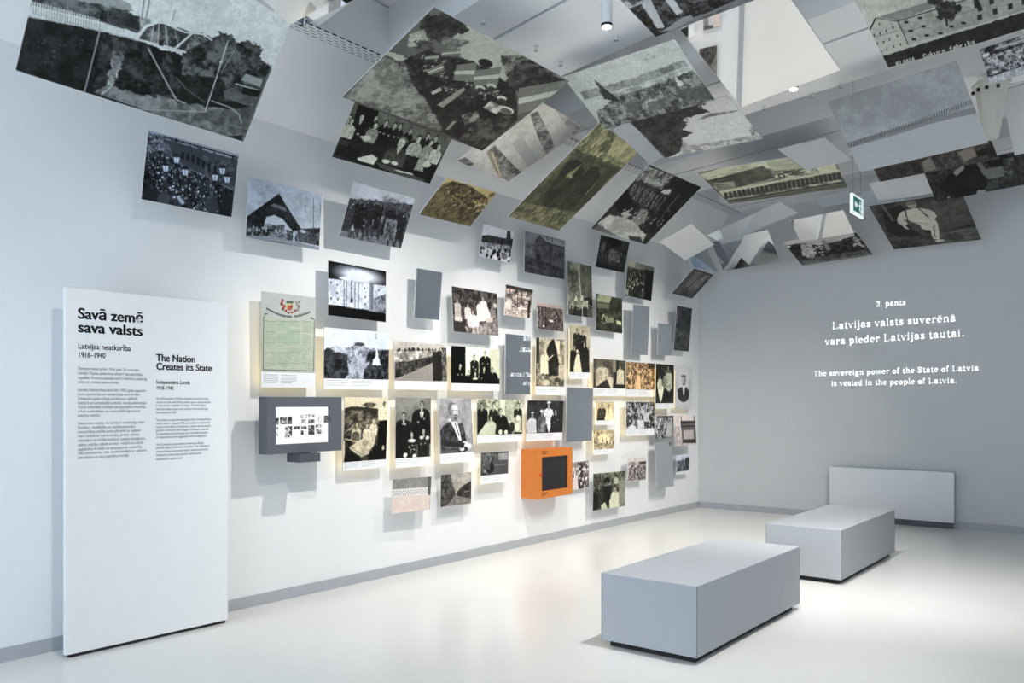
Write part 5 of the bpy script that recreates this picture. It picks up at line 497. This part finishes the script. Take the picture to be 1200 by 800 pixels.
text('body_lettering','Tautu savienībai, veidojas starptautiskas attiecības,',-0.4903,1.5586,0.0253,0.4429,M['ink2'],info,0)
text('body_lettering','vēstī sadarbības un nacionālā līguma ar',-0.4903,1.5324,0.0253,0.4024,M['ink2'],info,0)
text('body_lettering','kaimiņu valstīm.',-0.4903,1.5062,0.0253,0.1374,M['ink2'],info,0)
text('body_lettering','Satversme nosaka, ka Latvija ir neatkarīga valsts',-0.4903,1.4568,0.0253,0.4327,M['ink2'],info,0)
text('body_lettering','Brīvības, vienlīdzība un mazākumtautību',-0.4903,1.4290,0.0253,0.3656,M['ink2'],info,0)
text('body_lettering','minoritātes pielīdz savas pārvaldi un saglabā',-0.4903,1.4028,0.0253,0.4023,M['ink2'],info,0)
text('body_lettering','savu kultūras autonomiju, prese, skolas',-0.4903,1.3766,0.0253,0.3956,M['ink2'],info,0)
text('body_lettering','vidusšķira un brīvība kultūrai, Latvijas inteliģence',-0.4903,1.3489,0.0253,0.4359,M['ink2'],info,0)
text('body_lettering','teātra, mūzika, māksla un kino – kultūra un valoda',-0.4903,1.3211,0.0253,0.4224,M['ink2'],info,0)
text('body_lettering','saglabātu it visās to pieaugumā nozīmēja',-0.4903,1.2934,0.0253,0.4123,M['ink2'],info,0)
text('body_lettering','tika pieņemta, nav nodrošināta ar saviem',-0.4903,1.2687,0.0253,0.4460,M['ink2'],info,0)
text('body_lettering','pilsoņiem un visu atzinību Latvijā.',-0.4903,1.2410,0.0253,0.3259,M['ink2'],info,0)
text('body_lettering','On 18 November 1918 the National Council of Latvia',0.0229,1.6149,0.0222,0.3874,M['ink2'],info,0)
text('body_lettering','carries out the will of the Latvian nation and proclaims',0.0229,1.5901,0.0222,0.4027,M['ink2'],info,0)
text('body_lettering','a democratic republic of Latvia. The first State',0.0228,1.5685,0.0222,0.3645,M['ink2'],info,0)
text('body_lettering','that has taken a place for itself on the world map',0.0228,1.5436,0.0222,0.3816,M['ink2'],info,0)
text('body_lettering','becoming the land.',0.0228,1.5204,0.0222,0.1463,M['ink2'],info,0)
text('body_lettering','The Latvian occupations during the War of Independence',0.0227,1.4691,0.0222,0.4064,M['ink2'],info,0)
text('body_lettering','which ends in August 1920, and builds its statehood',0.0227,1.4459,0.0222,0.3968,M['ink2'],info,0)
text('body_lettering','work on the office of education, culture and economic',0.0226,1.4227,0.0222,0.4064,M['ink2'],info,0)
text('body_lettering','growth. Latvia joins the League of Nations, attends',0.0226,1.3995,0.0222,0.3872,M['ink2'],info,0)
text('body_lettering','to international community and concludes treaties',0.0226,1.3763,0.0222,0.3795,M['ink2'],info,0)
text('body_lettering','of cooperation and non-aggression with its neighbours.',0.0225,1.3531,0.0222,0.3719,M['ink2'],info,0)
text('body_lettering','The Constitution guarantees universal suffrage',0.0225,1.3034,0.0222,0.3490,M['ink2'],info,0)
text('body_lettering','and the rights of national minorities. The inhabitants',0.0224,1.2819,0.0222,0.3966,M['ink2'],info,0)
text('body_lettering','of good name and protect their cultural autonomy.',0.0224,1.2570,0.0222,0.3870,M['ink2'],info,0)
text('body_lettering','Freedom of the press, speech, teaching and',0.0224,1.2322,0.0222,0.3301,M['ink2'],info,0)
text('body_lettering','association is guaranteed.',0.0223,1.2057,0.0222,0.1913,M['ink2'],info,0)

# ---------- screen box ----------
sb = empty('screen_box', (0, 4.37, 1.42)); tag(sb, "slate grey box with a bright slide screen, mounted on the wall", 'screen')
sb_y0, sb_y1, sb_z0, sb_z1 = 4.006, 4.735, 1.202, 1.638
def rel(o, b): l = o.location; return (b[0]-l.x, b[1]-l.x*0-l.y, b[2]-l.y, b[3]-l.y, b[4]-l.z, b[5]-l.z)
def pbox(parent, name, b, m, bevel=0.):
    l = parent.location; bm = bmesh.new(); add_box(bm, b[0]-l.x, b[1]-l.x, b[2]-l.y, b[3]-l.y, b[4]-l.z, b[5]-l.z); return done(bm, name, m, parent, bevel)
sy0, sy1, sz0, sz1 = 4.088, 4.63, 1.274, 1.559
bm = bmesh.new(); l = sb.location
for b in ((.2, .3, sb_y0, sy0, sb_z0, sb_z1), (.2, .3, sy1, sb_y1, sb_z0, sb_z1), (.2, .3, sy0, sy1, sb_z0, sz0), (.2, .3, sy0, sy1, sz1, sb_z1), (.2, .25, sy0, sy1, sz0, sz1)):
    add_box(bm, b[0]-l.x, b[1]-l.x, b[2]-l.y, b[3]-l.y, b[4]-l.z, b[5]-l.z)
done(bm, 'housing', M['grey'], sb)
cv = Canvas(120, 228, 1.9, 3); cv.im[:] = 255
def thumb(x0, y0, x1, y1, a, b, sc=9):
    n = vnoise(cv.h, cv.w, sc, cv.rng)[..., None]; n = np.clip((n-.3)*2.2, 0, 1); cv.mix(cv.poly([x0, y0, x1, y0, x1, y1, x0, y1]), col(a)*(1-n)+col(b)*n)
for t in ((.03,.29,.12,.48,20,150),(.135,.26,.25,.47,20,190),(.26,.26,.345,.47,10,120),(.5,.21,.62,.31,90,230),(.635,.2,.75,.3,120,240),(.5,.34,.62,.47,120,240),(.635,.35,.75,.47,30,170),(.82,.26,.88,.45,60,240),(.925,.25,1.,.45,10,120),(0,.5,.11,.61,130,250),(0,.66,.11,.78,120,245),(.22,.52,.345,.83,20,230),(.365,.53,.48,.62,30,170),(.5,.53,.61,.62,70,230),(.5,.65,.55,.77,10,130),(.635,.51,.75,.79,10,180),(.77,.5,.88,.58,50,240),(.77,.62,.88,.76,60,220)): thumb(*t)
sc = bpy.data.objects.new('tmp', None)
g = grid('screen', sy1-sy0, sz1-sz0, cv.im, 0, (sz1-sz0)/2, M['screen'], sb)
g.matrix_local = Matrix(((0, 0, 1, .252), (1, 0, 0, (sy0+sy1)/2-l.y), (0, 1, 0, (sz0+sz1)/2-l.z), (0, 0, 0, 1)))
pbox(sb, 'control_box', (.2, .365, 4.265, 4.462, 1.13, 1.197), M['greyd'], .002)
pbox(sb, 'wall_bracket', (0, .2, 4.3, 4.44, 1.25, 1.5), M['greyd'])

# ---------- orange box ----------
ob = empty('display_box', (0, 7.9, .8)); tag(ob, "bright orange wall box with a dark square window", 'display box')
oy0, oy1, oz0, oz1 = 7.556, 8.246, .538, 1.076; l = ob.location
wy0, wy1, wz0, wz1 = 7.644, 8.155, .618, .99
bm = bmesh.new()
for b in ((0, .22, oy0, wy0, oz0, oz1), (0, .22, wy1, oy1, oz0, oz1), (0, .22, wy0, wy1, oz0, wz0), (0, .22, wy0, wy1, wz1, oz1), (0, .02, wy0, wy1, wz0, wz1)):
    add_box(bm, b[0]-l.x, b[1]-l.x, b[2]-l.y, b[3]-l.y, b[4]-l.z, b[5]-l.z)
done(bm, 'housing', M['orange'], ob)
pbox(ob, 'window', (.195, .203, wy0, wy1, wz0, wz1), M['glass'])
bm = bmesh.new(); rg = random.Random(8)
for i in range(7):
    y = wy0+.03+i*.066; hh = .12+rg.random()*.2; add_box(bm, .03, .09+rg.random()*.05, y-l.y, y+.05-l.y, wz0+.005-l.z, wz0+hh-l.z)
done(bm, 'dark_exhibit', M['exhibit'], ob)
bm = bmesh.new(); add_lathe(bm, [(.012, 0), (.012, .016), (.006, .02)], 16); k = done(bm, 'knob', M['red'], ob, smooth=False)
k.matrix_local = Matrix(((0, 0, 1, .22), (1, 0, 0, 7.618-l.y), (0, 1, 0, .80-l.z), (0, 0, 0, 1)))
rg = random.Random(3)
for z, wd in ((1.045, .10), (1.024, .085), (.588, .10), (.568, .06)):
    bm = bmesh.new(); y = 7.644
    while y < 7.644+wd:
        e = .006+rg.random()*.012; add_box(bm, .2202, .2206, y-l.y, y+e-l.y, z-l.z, z+.011-l.z); y += e+.003
    done(bm, 'lettering', M['orangedark'], ob)

# ---------- benches ----------
def bench(y0, label):
    r = empty('bench', (3.058, y0+.9, 0)); tag(r, label, 'bench', 'grey felt block benches')
    bm = bmesh.new(); add_box(bm, -.34, .34, -.9, .9, .042, .48); done(bm, 'body', M['felt'], r, .006, 3)
    bm = bmesh.new(); add_box(bm, -.30, .30, -.85, .85, 0, .042); done(bm, 'plinth', M['black'], r)
    bm = bmesh.new()
    for sx in (-1, 1):
        for sy in (-1, 1): add_tube(bm, (sx*.3385, sy*.8985, .046), (sx*.3385, sy*.8985, .476), .0022, 6)
    done(bm, 'corner_seam', M['seam'], r)
bench(4.855, "long grey felt bench block in the foreground, nearest to the camera")
bench(7.705, "long grey felt bench block standing farther back, in front of the low white panel")

# ---------- low white panel at the back wall ----------
lp = empty('wall_heater', (2.75, 11.95, 0)); tag(lp, "low white rectangular panel at the foot of the grey back wall", 'heater panel')
bm = bmesh.new(); add_box(bm, -.767, .767, -.055, -.028, .078, .714); done(bm, 'front_plate', M['radiator'], lp, .003)
bm = bmesh.new(); add_box(bm, -.74, .74, -.028, .05, .0, .69); done(bm, 'body', M['grey'], lp)

# ---------- projected sentence on the back wall, in serif stroke letters ----------
def arc(cx, cy, rx, ry, a0, a1, n=9): return [(cx+rx*math.cos(math.radians(a0+(a1-a0)*i/n)), cy+ry*math.sin(math.radians(a0+(a1-a0)*i/n))) for i in range(n+1)]
T, N = .078, .036          # thick and thin stroke
def stem(x, y0, y1, lo=1, hi=1, w=.09):
    o = [([(x, y0), (x, y1)], T)]
    if lo: o.append(([(x-w, y0+N/2), (x+w, y0+N/2)], N))
    if hi == 1: o.append(([(x-w, y1-N/2), (x, y1-N/2)], N))
    if hi == 2: o.append(([(x-w, y1-N/2), (x+w, y1-N/2)], N))
    return o
XH, CH = .46, .68
def gl(c):
    if c == 'L': return .62, stem(.15, 0, CH, 1, 2)+[([(.15, N/2), (.52, N/2), (.55, .2)], N)]
    if c == 'T': return .64, stem(.31, 0, CH, 1, 0)+[([(.05, CH-.16), (.07, CH-N/2), (.55, CH-N/2), (.57, CH-.16)], N)]
    if c == 'S': return .56, [(arc(.26, .51, .17, .15, 20, 270)+arc(.26, .18, .19, .17, 90, -160), .075), ([(.42, CH), (.42, .52)], N), ([(.07, 0), (.07, .17)], N)]
    if c == 'a': return .5, [(arc(.22, .35, .14, .1, 170, 0)+[(.36, .06), (.46, .03)], T*.9), (arc(.2, .13, .13, .12, 80, 360), .06), ([(.22, .25), (.36, .27)], N)]
    if c == 'ā':
        w, s = gl('a'); return w, s+[([(.1, .6), (.36, .6)], .055)]
    if c == 'e': return .48, [(arc(.24, .225, .18, .215, 8, 305, 14), .068), ([(.08, .255), (.41, .255)], N*.9)]
    if c == 'ē':
        w, s = gl('e'); return w, s+[([(.1, .6), (.38, .6)], .055)]
    if c == 'i': return .28, stem(.14, 0, XH)+[([(.14, .58), (.14, .67)], .1)]
    if c == 'j': return .28, [([(.16, XH), (.16, -.1)]+arc(.06, -.1, .1, .1, 0, -130), T), ([(.07, XH-N/2), (.16, XH-N/2)], N), ([(.16, .58), (.16, .67)], .1)]
    if c == 'l': return .28, stem(.14, 0, .7)
    if c == 't': return .34, [([(.15, .6), (.15, .1)]+arc(.25, .1, .1, .09, 180, 300), T*.9), ([(.03, XH-.02), (.31, XH-.02)], N)]
    if c == 'v': return .5, [([(.08, XH), (.25, .02)], T), ([(.25, .02), (.42, XH)], N), ([(0, XH-N/2), (.17, XH-N/2)], N), ([(.33, XH-N/2), (.5, XH-N/2)], N)]
    if c == 'w': return .74, [([(.08, XH), (.23, .02)], T), ([(.23, .02), (.37, XH)], N), ([(.37, XH), (.52, .02)], T), ([(.52, .02), (.66, XH)], N), ([(0, XH-N/2), (.17, XH-N/2)], N), ([(.57, XH-N/2), (.74, XH-N/2)], N)]
    if c == 's': return .42, [(arc(.21, .345, .12, .095, 20, 265)+arc(.21, .125, .13, .105, 85, -160), .07), ([(.34, XH), (.34, .34)], N), ([(.07, 0), (.07, .12)], N)]
    if c == 'u': return .56, [([(.13, XH), (.13, .14)]+arc(.26, .14, .13, .12, 180, 350), T), ([(.04, XH-N/2), (.13, XH-N/2)], N)]+[([(.42, XH), (.42, 0)], T), ([(.33, XH-N/2), (.42, XH-N/2)], N), ([(.42, N/2), (.52, N/2)], N)]
    if c == 'n': return .56, stem(.13, 0, XH)+[(arc(.28, .3, .14, .14, 170, 0), .06)]+stem(.42, 0, .3, 1, 0)
    if c == 'h': return .56, stem(.13, 0, .7)+[(arc(.28, .3, .14, .14, 170, 0), .06)]+stem(.42, 0, .3, 1, 0)
    if c == 'r': return .42, stem(.13, 0, XH, 1, 1)+[(arc(.28, .3, .14, .13, 170, 60), .06), ([(.33, .41), (.37, .36)], .1)]
    if c == 'd': return .54, [(arc(.22, .22, .16, .21, 20, 340, 14), .07), ([(.4, .7), (.4, 0)], T), ([(.31, .7-N/2), (.4, .7-N/2)], N), ([(.4, N/2), (.5, N/2)], N)]
    if c == 'p': return .54, [([(.13, XH), (.13, -.2)], T), ([(.04, XH-N/2), (.13, XH-N/2)], N), ([(.04, -.2), (.22, -.2)], N), (arc(.3, .22, .16, .21, 160, -160, 14), .07)]
    if c == 'o': return .5, [(arc(.25, .22, .18, .21, 0, 360, 16), .075)]
    if c == 'f': return .34, [([(.14, 0), (.14, .55)]+arc(.25, .56, .11, .12, 180, 60), T*.9), ([(.03, XH-.02), (.3, XH-.02)], N), ([(.04, N/2), (.25, N/2)], N)]
    if c == 'g': return .5, [(arc(.22, .29, .14, .15, 0, 360, 14), .065), ([(.34, .4), (.46, .43)], .06), ([(.13, .16), (.12, .07), (.34, .03), (.4, -.06)]+arc(.23, -.09, .17, .1, 10, -190, 10)+[(.12, .04)], .055)]
    if c == '2': return .5, [(arc(.24, .49, .16, .17, 160, -30)+[(.08, .05)], .07), ([(.08, N), (.42, N), (.44, .16)], .07)]
    if c == '.': return .26, [([(.08, .05), (.18, .05)], .11)]
    return .25, []
def serif(body, x0, z0, x1, z1, label):
    bm = bmesh.new(); x = 0.
    def quad(p, q, w):
        d = Vector((q[0]-p[0], q[1]-p[1])); L = d.length
        if L < 1e-5: return
        d /= L; n = Vector((-d.y, d.x))*w/2; e = d*(w*.18)
        pts = [(p[0]-e.x+n.x, p[1]-e.y+n.y), (p[0]-e.x-n.x, p[1]-e.y-n.y), (q[0]+e.x-n.x, q[1]+e.y-n.y), (q[0]+e.x+n.x, q[1]+e.y+n.y)]
        bm.faces.new([bm.verts.new((a, b, 0)) for a, b in pts])
    for ch in body:
        w, st = gl(ch)
        for pl, t in st:
            for i in range(len(pl)-1): quad((pl[i][0]+x, pl[i][1]), (pl[i+1][0]+x, pl[i+1][1]), t)
        x += w+.05
    bmesh.ops.recalc_face_normals(bm, faces=bm.faces)
    me = bpy.data.meshes.new('projected_lettering'); bm.to_mesh(me); bm.free()
    o = link('projected_lettering', me, M['proj']); k = math.hypot(x1-x0, z1-z0)/x; a = math.atan2(z1-z0, x1-x0)
    o.matrix_world = Matrix.Translation((x0, 11.997, z0)) @ Matrix.Rotation(-a, 4, 'Y') @ Matrix.Rotation(math.pi/2, 4, 'X') @ Matrix.Scale(k, 4)
    tag(o, label, 'projected text', 'lines of text projected on the back wall')
serif('2. pants', 2.561, 2.865, 2.934, 2.867, "short projected heading 2. pants at the top of the back wall text")
serif('Latvijas valsts suverēnā', 1.988, 2.597, 3.527, 2.618, "large projected line Latvijas valsts suverēnā on the grey back wall")
serif('vara pieder Latvijas tautai.', 1.891, 2.384, 3.622, 2.424, "large projected line vara pieder Latvijas tautai on the grey back wall")
serif('The sovereign power of the State of Latvia', 1.735, 1.957, 3.781, 1.990, "smaller projected line The sovereign power of the State of Latvia")
serif('is vested in the people of Latvia.', 1.976, 1.818, 3.537, 1.838, "lowest projected line is vested in the people of Latvia")

# ---------- exit sign ----------
ex = empty('exit_sign', (3.32, 8.44, 3.45)); tag(ex, "green and white lit exit sign with an arrow, hanging from the ceiling", 'exit sign')
bm = bmesh.new(); add_box(bm, -.012, .012, -.18, .18, -.09, .09); done(bm, 'housing', M['exitw'], ex)
bm = bmesh.new(); add_box(bm, .0122, .0135, -.155, .155, -.068, .068); done(bm, 'green_face', M['exitg'], ex)
bm = bmesh.new()
def flat(pts): bm.faces.new([bm.verts.new((.0142, y, z)) for y, z in pts])
flat([(-.12, 0), (-.075, .04), (-.075, .015), (-.02, .015), (-.02, -.015), (-.075, -.015), (-.075, -.04)])
flat([(.085, -.06), (.14, -.06), (.14, .06), (.085, .06)])
flat([(.03, .02), (.06, .02), (.055, -.02), (.035, -.02)]); flat([(.035, -.02), (.05, -.02), (.03, -.055), (.018, -.055)]); flat([(.046, -.02), (.058, -.02), (.078, -.05), (.066, -.055)])
flat([(.01, .0), (.032, .018), (.036, .008), (.016, -.01)]); flat([(.058, .02), (.075, .005), (.07, -.004), (.056, .006)]); flat([(.04, .028), (.054, .028), (.056, .044), (.038, .044)])
done(bm, 'pictogram', M['exitw'], ex)
bm = bmesh.new()
for y in (-.12, .12): add_tube(bm, (0, y, .09), (0, y, ceil_z(3.32, 8.44+y)-3.45), .0025, 6)
done(bm, 'hanging_rod', M['steel'], ex)

# ---------- ceiling lamps ----------
def spot(name, loc, z_end, r, target, power, ang, colr, label, blend=.6, rad=.05):
    zc = ceil_z(loc[0], loc[1]); e = empty(name, (loc[0], loc[1], zc)); tag(e, label, 'ceiling lamp', 'white cylinder ceiling spotlights')
    d = z_end-zc
    bm = bmesh.new(); add_lathe(bm, [(r, 0), (r, d+.02), (r*.98, d+.018)], 28); done(bm, 'lamp_body', M['lampw'], e)
    bm = bmesh.new(); add_lathe(bm, [(r*1.02, d+.021), (r*1.02, d+.006), (r*.9, d+.004)], 28); done(bm, 'lamp_rim', M['black'], e)
    bm = bmesh.new(); add_lathe(bm, [(r*.86, d+.006), (r*.86, d-.002), (r*.6, d-.004)], 28); done(bm, 'lamp_lens', M['lens'], e)
    l = bpy.data.lights.new('spot_beam', 'SPOT'); l.energy = power; l.spot_size = math.radians(ang); l.spot_blend = blend; l.shadow_soft_size = rad; l.color = colr
    o = bpy.data.objects.new('spot_beam', l); COL.objects.link(o); o.parent = e; o.location = (0, 0, d-.03)
    dv = Vector(target)-Vector((loc[0], loc[1], z_end)); o.rotation_euler = dv.to_track_quat('-Z', 'Y').to_euler()
    return e
CW = (1.0, .955, .88); NW = (1.0, .98, .95)
spot('ceiling_spotlight', (2.751, 4.869), 4.05, .036, (0, 5.6, 1.0), 340, 85, CW, "white cylinder spotlight hanging on the bare raft right of the procession picture", 1.)
spot('ceiling_spotlight', (3.279, 6.855), 4.10, .036, (3.1, 8.0, 0), 420, 70, NW, "white spotlight peeping out below the large cream mirror panel", 1.)
spot('ceiling_spotlight', (4.10, 9.40), 4.12, .05, (.5, 10.2, .4), 240, 80, CW, "white spotlight glinting under the edge of the large pale grey panel", 1.)
spot('ceiling_spotlight', (2.0, 6.6), 4.12, .036, (0, 7.6, .6), 300, 80, CW, "added unseen spotlight washing the wall, above the town panorama picture", 1.)  # out of sight, put in to wash the middle of the wall
spot('ceiling_spotlight', (3.2, 9.6), 4.12, .036, (0, 9.8, .5), 300, 80, CW, "added unseen spotlight washing the wall, above the arcaded building picture", 1.)  # out of sight, added so the far end of the wall is lit
spot('ceiling_spotlight', (3.6, 2.2), 4.15, .036, (0.6, 3.6, .2), 190, 80, NW, "added unseen fill spotlight above the tall text panel", 1.)  # unseen fill lamp added for the left wall and floor
spot('ceiling_spotlight', (3.9, 5.1), 4.2, .036, (3.2, 5.7, 0), 400, 70, NW, "added unseen spotlight brightening the nearer bench top", 1.)  # added out of view to light the bench top from above
spot('ceiling_spotlight', (4.3, 5.5), 4.2, .036, (3.0, 3.9, 0), 320, 85, NW, "added unseen spotlight brightening the near floor", 1.)  # extra unseen lamp that brightens the near floor
spot('ceiling_spotlight', (5.0, 6.9), 4.2, .036, (4.9, 7.2, 0), 260, 75, NW, "white spotlight over the right-hand floor, out of the picture", 1.)
spot('ceiling_spotlight', (7.0, 2.5), 4.2, .036, (9.0, 4.2, 1.2), 200, 90, CW, "added unseen spotlight bouncing light off the right wall", 1.)  # unseen helper lamp; the right wall bounces its light onto the bench sides


# ---------- white projector unit ----------
pj = empty('projector', (4.46, 8.29, 0)); pj.location.z = ceil_z(4.46, 8.29); tag(pj, "white tapered projector unit hanging under the ceiling at the right", 'projector')
zb = pj.location.z; d1, d0 = 4.28-zb, 3.83-zb
bm = bmesh.new(); add_lathe(bm, [(.05, d0), (.06, d0+.01), (.125, d1-.02), (.135, d1)], 6); done(bm, 'body', M['plastic'], pj)
bm = bmesh.new(); add_lathe(bm, [(.15, d1), (.15, d1+.03), (.03, d1+.04)], 6); done(bm, 'cap_plate', M['plastic'], pj)
bm = bmesh.new()
for a in (200, 235, 265, 300):
    x, y = .138*math.cos(math.radians(a)), .138*math.sin(math.radians(a)); add_box(bm, x-.012, x+.012, y-.012, y+.012, d1-.06, d1-.035)
done(bm, 'vent_slots', M['black'], pj)
bm = bmesh.new(); add_tube(bm, (0, 0, d1+.04), (0, 0, 0), .012); done(bm, 'hanging_rod', M['steel'], pj)

# ---------- sprinkler heads ----------
for x, y, lb in [(1.694, 4.871, 'tiny white ceiling sprinkler head nearest the procession picture'), (1.718, 5.493, 'tiny white ceiling sprinkler head on the raft above the procession picture'), (1.7, 5.861, 'tiny white ceiling sprinkler head above the mirror tucked under the procession picture'), (2.313, 5.719, 'tiny white ceiling sprinkler head behind the hanging cylinder lamp'), (3.792, 6.267, 'tiny white ceiling sprinkler head high up left of the factory postcard'), (3.368, 7.777, 'tiny white ceiling sprinkler head beside the large pale grey mirror panel'), (3.096, 7.853, 'tiny white ceiling sprinkler head just right of the small round lamp'), (2.622, 7.905, 'tiny white ceiling sprinkler head below the large cream mirror panel')]:
    e = empty('sprinkler_head', (x, y, ceil_z(x, y))); tag(e, lb, 'sprinkler', 'white ceiling sprinkler heads')
    bm = bmesh.new(); add_lathe(bm, [(.022, 0), (.022, -.006), (.009, -.008), (.009, -.035)], 14); done(bm, 'rose', M['lampw'], e)
    bm = bmesh.new(); add_lathe(bm, [(.016, -.035), (.016, -.04), (.004, -.043)], 14); done(bm, 'deflector', M['steel'], e)
